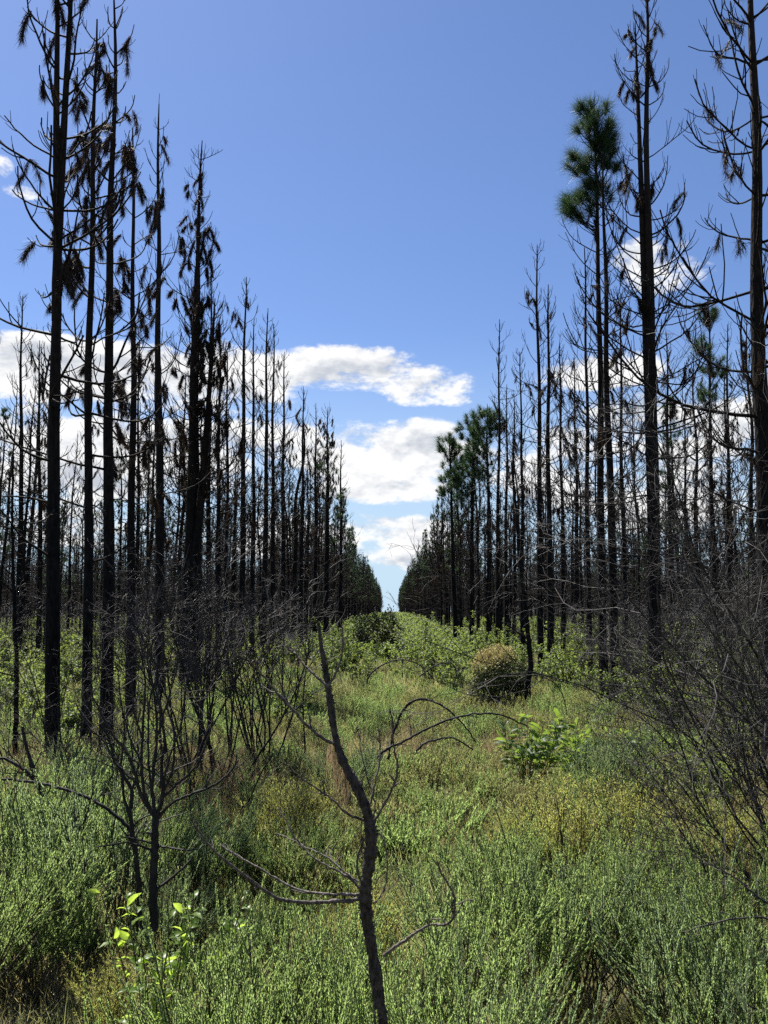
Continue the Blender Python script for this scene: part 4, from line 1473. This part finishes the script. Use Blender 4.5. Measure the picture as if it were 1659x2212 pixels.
def round_bush():
    r_ = rnd(12)
    Y = 18.0
    b = P(1076, HORIZ, Y)
    g = gz(b[0], Y)
    t = thing('round_bush', 'round dark bush with a straw-orange top at the right of the clearing', 'bush', (b[0], Y, g))
    n = 17000
    u = nrm(r_.normal(size=(n, 3)))
    lobes = np.array([(0, 0, .55, .50), (-.20, .1, .95, .36), (.24, -.1, .82, .36), (.0, .1, 1.16, .30), (-.32, -.1, .5, .33),
                      (.34, 0, .42, .30), (-.14, -.3, .75, .33), (.12, -.28, .48, .36), (-.3, .05, 1.2, .16), (.2, .1, 1.22, .17)])
    w_ = lobes[:, 3] ** 2
    li = r_.choice(len(lobes), n, p=w_ / w_.sum())
    rad = r_.uniform(.45, 1.0, n) ** .5 * (1 + .22 * np.abs(r_.normal(size=n)) * (r_.uniform(size=n) < .2))
    p = lobes[li, :3] + u * (lobes[li, 3] * rad)[:, None]
    p = p[p[:, 2] > .02]
    u2 = nrm(p - np.array([0, 0, .5]))
    D = nrm(u2 + r_.normal(size=p.shape) * .7)
    L = r_.uniform(.03, .055, len(p))
    top = (p[:, 2] + .35 * (-p[:, 0]) + .08 * r_.normal(size=len(p)) > 1.10)  # straw leaves kept to the sunward top left, sunlight also put into the colour
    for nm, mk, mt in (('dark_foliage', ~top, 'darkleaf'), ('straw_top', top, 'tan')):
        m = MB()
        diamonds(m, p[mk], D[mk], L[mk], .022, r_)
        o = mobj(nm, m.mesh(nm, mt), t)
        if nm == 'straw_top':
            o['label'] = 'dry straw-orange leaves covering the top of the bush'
    st = MB()
    n = 12
    D = np.stack([r_.normal(size=n) * .4, r_.normal(size=n) * .4, np.ones(n)], -1)
    Pn, Rn = grow(r_, r_.normal(size=(n, 3)) * [.06, .06, 0], D, np.full(n, .9), np.full(n, .012), 6, .1, .02, .3)
    tubes(st, Pn, Rn, 4)
    mobj('stems', st.mesh('stems', 'stem'), t)
    # darker bush down the clearing
    Y = 36
    b = P(812, HORIZ, Y)
    t = thing('dark_bush', 'dark evergreen bush standing at the far end of the open grass', 'bush', (b[0], Y, gz(b[0], Y)))
    n = 5000
    u = nrm(r_.normal(size=(n, 3)))
    lump = 1 + .24 * np.sin(u[:, 0] * 5 + 2) * np.cos(u[:, 2] * 4) + .12 * np.sin(u[:, 0] * 13 + u[:, 2] * 9) + .15 * np.abs(r_.normal(size=n)) * (r_.uniform(size=n) < .2)
    p = u * (r_.uniform(.4, 1, n) ** .5 * lump)[:, None] * np.array([1.0, .9, 1.05]) + np.array([0, 0, 1.15])
    D = nrm(u + r_.normal(size=p.shape) * .8)
    m = MB()
    diamonds(m, p, D, r_.uniform(.08, .14, n), .06, r_)
    mobj('foliage', m.mesh('foliage', 'darkleaf'), t)
    st2 = MB()
    tubes(st2, np.array([[0, 0, -.05], [.02, 0, .4], [0, .03, .9]]), np.array([.03, .025, .012]), 6)
    mobj('stems', st2.mesh('stems', 'stem'), t)


round_bush()

# ---- uncountable cover


def tuft_mesh(name, seed, mat, n=46, h=(.22, .5), foot=.07, w=.004, lean=.4, bend=-.10):
    r_ = rnd(seed)
    mb = MB()
    S = np.stack([r_.normal(size=n) * foot, r_.normal(size=n) * foot, np.full(n, -.02)], -1)
    D = np.stack([r_.normal(size=n) * lean, r_.normal(size=n) * lean, np.ones(n)], -1)
    L = r_.uniform(h[0], h[1], n)
    k = 5
    Pn, _ = grow(r_, S, D, L, np.ones(n), k, .06, bend, 1, 1.0)
    side = nrm(np.cross(D, r_.normal(size=(n, 3))))
    wd = w * np.array([.8, 1, .85, .55, .08])
    Lf = Pn - side[:, None, :] * wd[None, :, None] / 2
    Rt = Pn + side[:, None, :] * wd[None, :, None] / 2
    v = np.stack([Lf, Rt], 2)
    idx = np.arange(n * k * 2).reshape(n, k, 2)
    q = np.stack([idx[:, :-1, 0], idx[:, :-1, 1], idx[:, 1:, 1], idx[:, 1:, 0]], -1).reshape(-1, 4)
    mb.add(v.reshape(-1, 3), quads=q)
    return mb.mesh(name, mat)


def zone(y0, y1, dens, seed, keep=None, half=.5, pad=1.8):
    r_ = rnd(seed)
    n = int(dens * (y1 - y0) * (half * (y0 + y1) + 2 * pad))
    y = np.sqrt(r_.uniform(y0 ** 2, y1 ** 2, n))
    x = r_.uniform(-1, 1, n) * (half * y + pad)
    if keep is not None:
        m = keep(x, y, r_)
        x, y = x[m], y[m]
    z = 0.05 * np.sin(0.31 * x + 1.3) * np.cos(0.27 * y) + 0.03 * np.sin(0.9 * x + 0.7 * y)
    return np.stack([x, y, z], -1)


gsrc = source('grass_tuft', [tuft_mesh('grass_tuft', 200 + i, 'grass', 46, (.12, .38), .08, .0045, .5) for i in range(4)])
far_gsrc = source('far_grass_tuft', [tuft_mesh('far_grass_tuft', 210 + i, 'grass', 46, (.2, .55), .16, .012, .5) for i in range(3)])
dsrc = source('dry_tuft', [tuft_mesh('dry_tuft', 220 + i, 'drygrass', 60, (.3, .7), .09, .004, .45, -.14) for i in range(3)])
r_ = rnd(55)
p = np.concatenate([zone(2.2, 8, 46, 1), zone(8, 22, 18, 2)])
n = len(p)
scatter('grass', p, r_.uniform(0, 6.28, n), r_.uniform(.7, 1.25, n) * np.where(p[:, 1] < 6.5, .8, 1.0), r_.integers(0, 4, n), gsrc,
        'olive green meadow grass filling the clearing between the shrubs', 'grass')
p = np.concatenate([zone(20, 80, 5, 3), zone(80, 150, .8, 33)])
n = len(p)
scatter('far_grass', p, r_.uniform(0, 6.28, n), r_.uniform(.8, 1.4, n) * np.clip(p[:, 1] / 60, 1, 2.2), r_.integers(0, 3, n), far_gsrc,
        'grass farther down the clearing and under the trees', 'grass')


def dry_keep(x, y, r):
    a = np.exp(-(((x + 4.3) / 1.3) ** 2 + ((y - 9.2) / 1.6) ** 2)) + np.exp(-(((x + 1.9) / .9) ** 2 + ((y - 10.3) / 1.6) ** 2)) \
        + .35 * np.exp(-(((x - 1.3) / 1.2) ** 2 + ((y - 12.5) / 2) ** 2)) + .02
    return r.uniform(size=len(x)) < a


p = zone(3, 16, 12, 4, dry_keep)
n = len(p)
scatter('dry_grass', p, r_.uniform(0, 6.28, n), r_.uniform(.8, 1.3, n), r_.integers(0, 3, n), dsrc,
        'dry reddish grass in patches among the green', 'grass')
# low heathy herbs knitted into the grass
hs = []
for i in range(3):
    st, lf = heath_mesh(300 + i, h=.36, nsp=78, ln=(.08, .2), leaves=26, lw=.004, ll=(.012, .02))
    hs.append(merge([with_mat(st, 2), lf]).mesh('low_herb', ['heath', 'heathtip', 'greystem']))
for i in range(3):
    st, lf = heath_mesh(310 + i, h=.36, nsp=90, ln=(.08, .2), leaves=24, lw=.004, ll=(.014, .03), tipn=.4, la=(25, 75), sa=(15, 55), core=10)
    hs.append(merge([with_mat(st, 2), lf]).mesh('low_herb', ['olive', 'olive', 'greystem']))
def herb_keep(x, y, r):
    gap = ((x < -.75 * y / 3) & (y < 4.7)) | ((x > .5 * y / 3.3) & (x < 1.05 * y / 3.3) & (y < 4.1))
    return ~gap | (r.uniform(size=len(x)) < .15)


p = np.concatenate([zone(2.4, 8, 4.5, 6, herb_keep), zone(8, 28, 6.0, 7)])
n = len(p)
scatter('low_herbs', p, r_.uniform(0, 6.28, n), r_.uniform(.7, 1.5, n) * np.where(p[:, 1] < 6.5, .72, 1.0), np.where(r_.uniform(size=n) < np.where(p[:, 1] < 7, .68, .42), r_.integers(0, 3, n), r_.integers(3, 6, n)), source('low_herb', hs),
        'low green and olive herbs knitted into the grass', 'ground cover')
# broad-leaved undergrowth below the far trunks
us = [merge([with_mat(leafy_mesh(330 + i, h=.8, w=.8, nst=9, per=56, L=(.06, .11))[1], 0)]).mesh('undergrowth', 'leaf') for i in range(3)]


def under_keep(x, y, r):
    return (np.abs(x) > 3.6) | (y > 30)


p = np.concatenate([zone(24, 110, .32, 9, under_keep), zone(38, 90, .7, 19, half=.0, pad=4.5), zone(90, 330, .45, 20, half=.0, pad=5)])
n = len(p)
scatter('undergrowth', p, r_.uniform(0, 6.28, n), r_.uniform(.7, 1.6, n) * np.clip(p[:, 1] / 70, 1, 1.5), r_.integers(0, 3, n), source('undergrowth', us),
        'green leafy undergrowth beneath the far trunks', 'undergrowth')

# dead stalks standing in the grass
ssrc = []
for i in range(4):
    st, tw = dead_shrub(700 + i, n=4, h=.62, spread=.3, r=.0035, twigs=(3, 2, 0), tw_r=.0016, foot=.08)
    ssrc.append(merge([with_mat(m, 0) for m in st] + [with_mat(tw, 1)]).mesh('dead_stalk', ['stem', 'twig']))
p = zone(3.0, 16, 1.6, 41)
n = len(p)
scatter('dead_stalks', p, r_.uniform(0, 6.28, n), r_.uniform(.7, 1.4, n), r_.integers(0, 4, n), source('dead_stalk', ssrc),
        'thin dead stalks standing scattered in the grass', 'dead stalks')
# thin dead twigs reaching in low at the right edge
for sd, lab, pts in ((61, 'thin pale dead branch reaching in from the right above the corner heath', [(1760, 1990), (1660, 1952), (1600, 1905), (1560, 1880), (1535, 1868)]),
                     (62, 'long thin dead branch curving across the lower right heath', [(1760, 2020), (1659, 1985), (1590, 1985), (1520, 2000), (1450, 2022)]),
                     (63, 'thin dead branch low in the bottom right corner', [(1760, 2190), (1659, 2185), (1600, 2165), (1545, 2130)])):
    curve_thing('dead_branch', lab, 'dead branch', [(pts, 2.6, 1.1)], 3.9, 'twig', 'thin dead branches at the lower right', .22, sd)
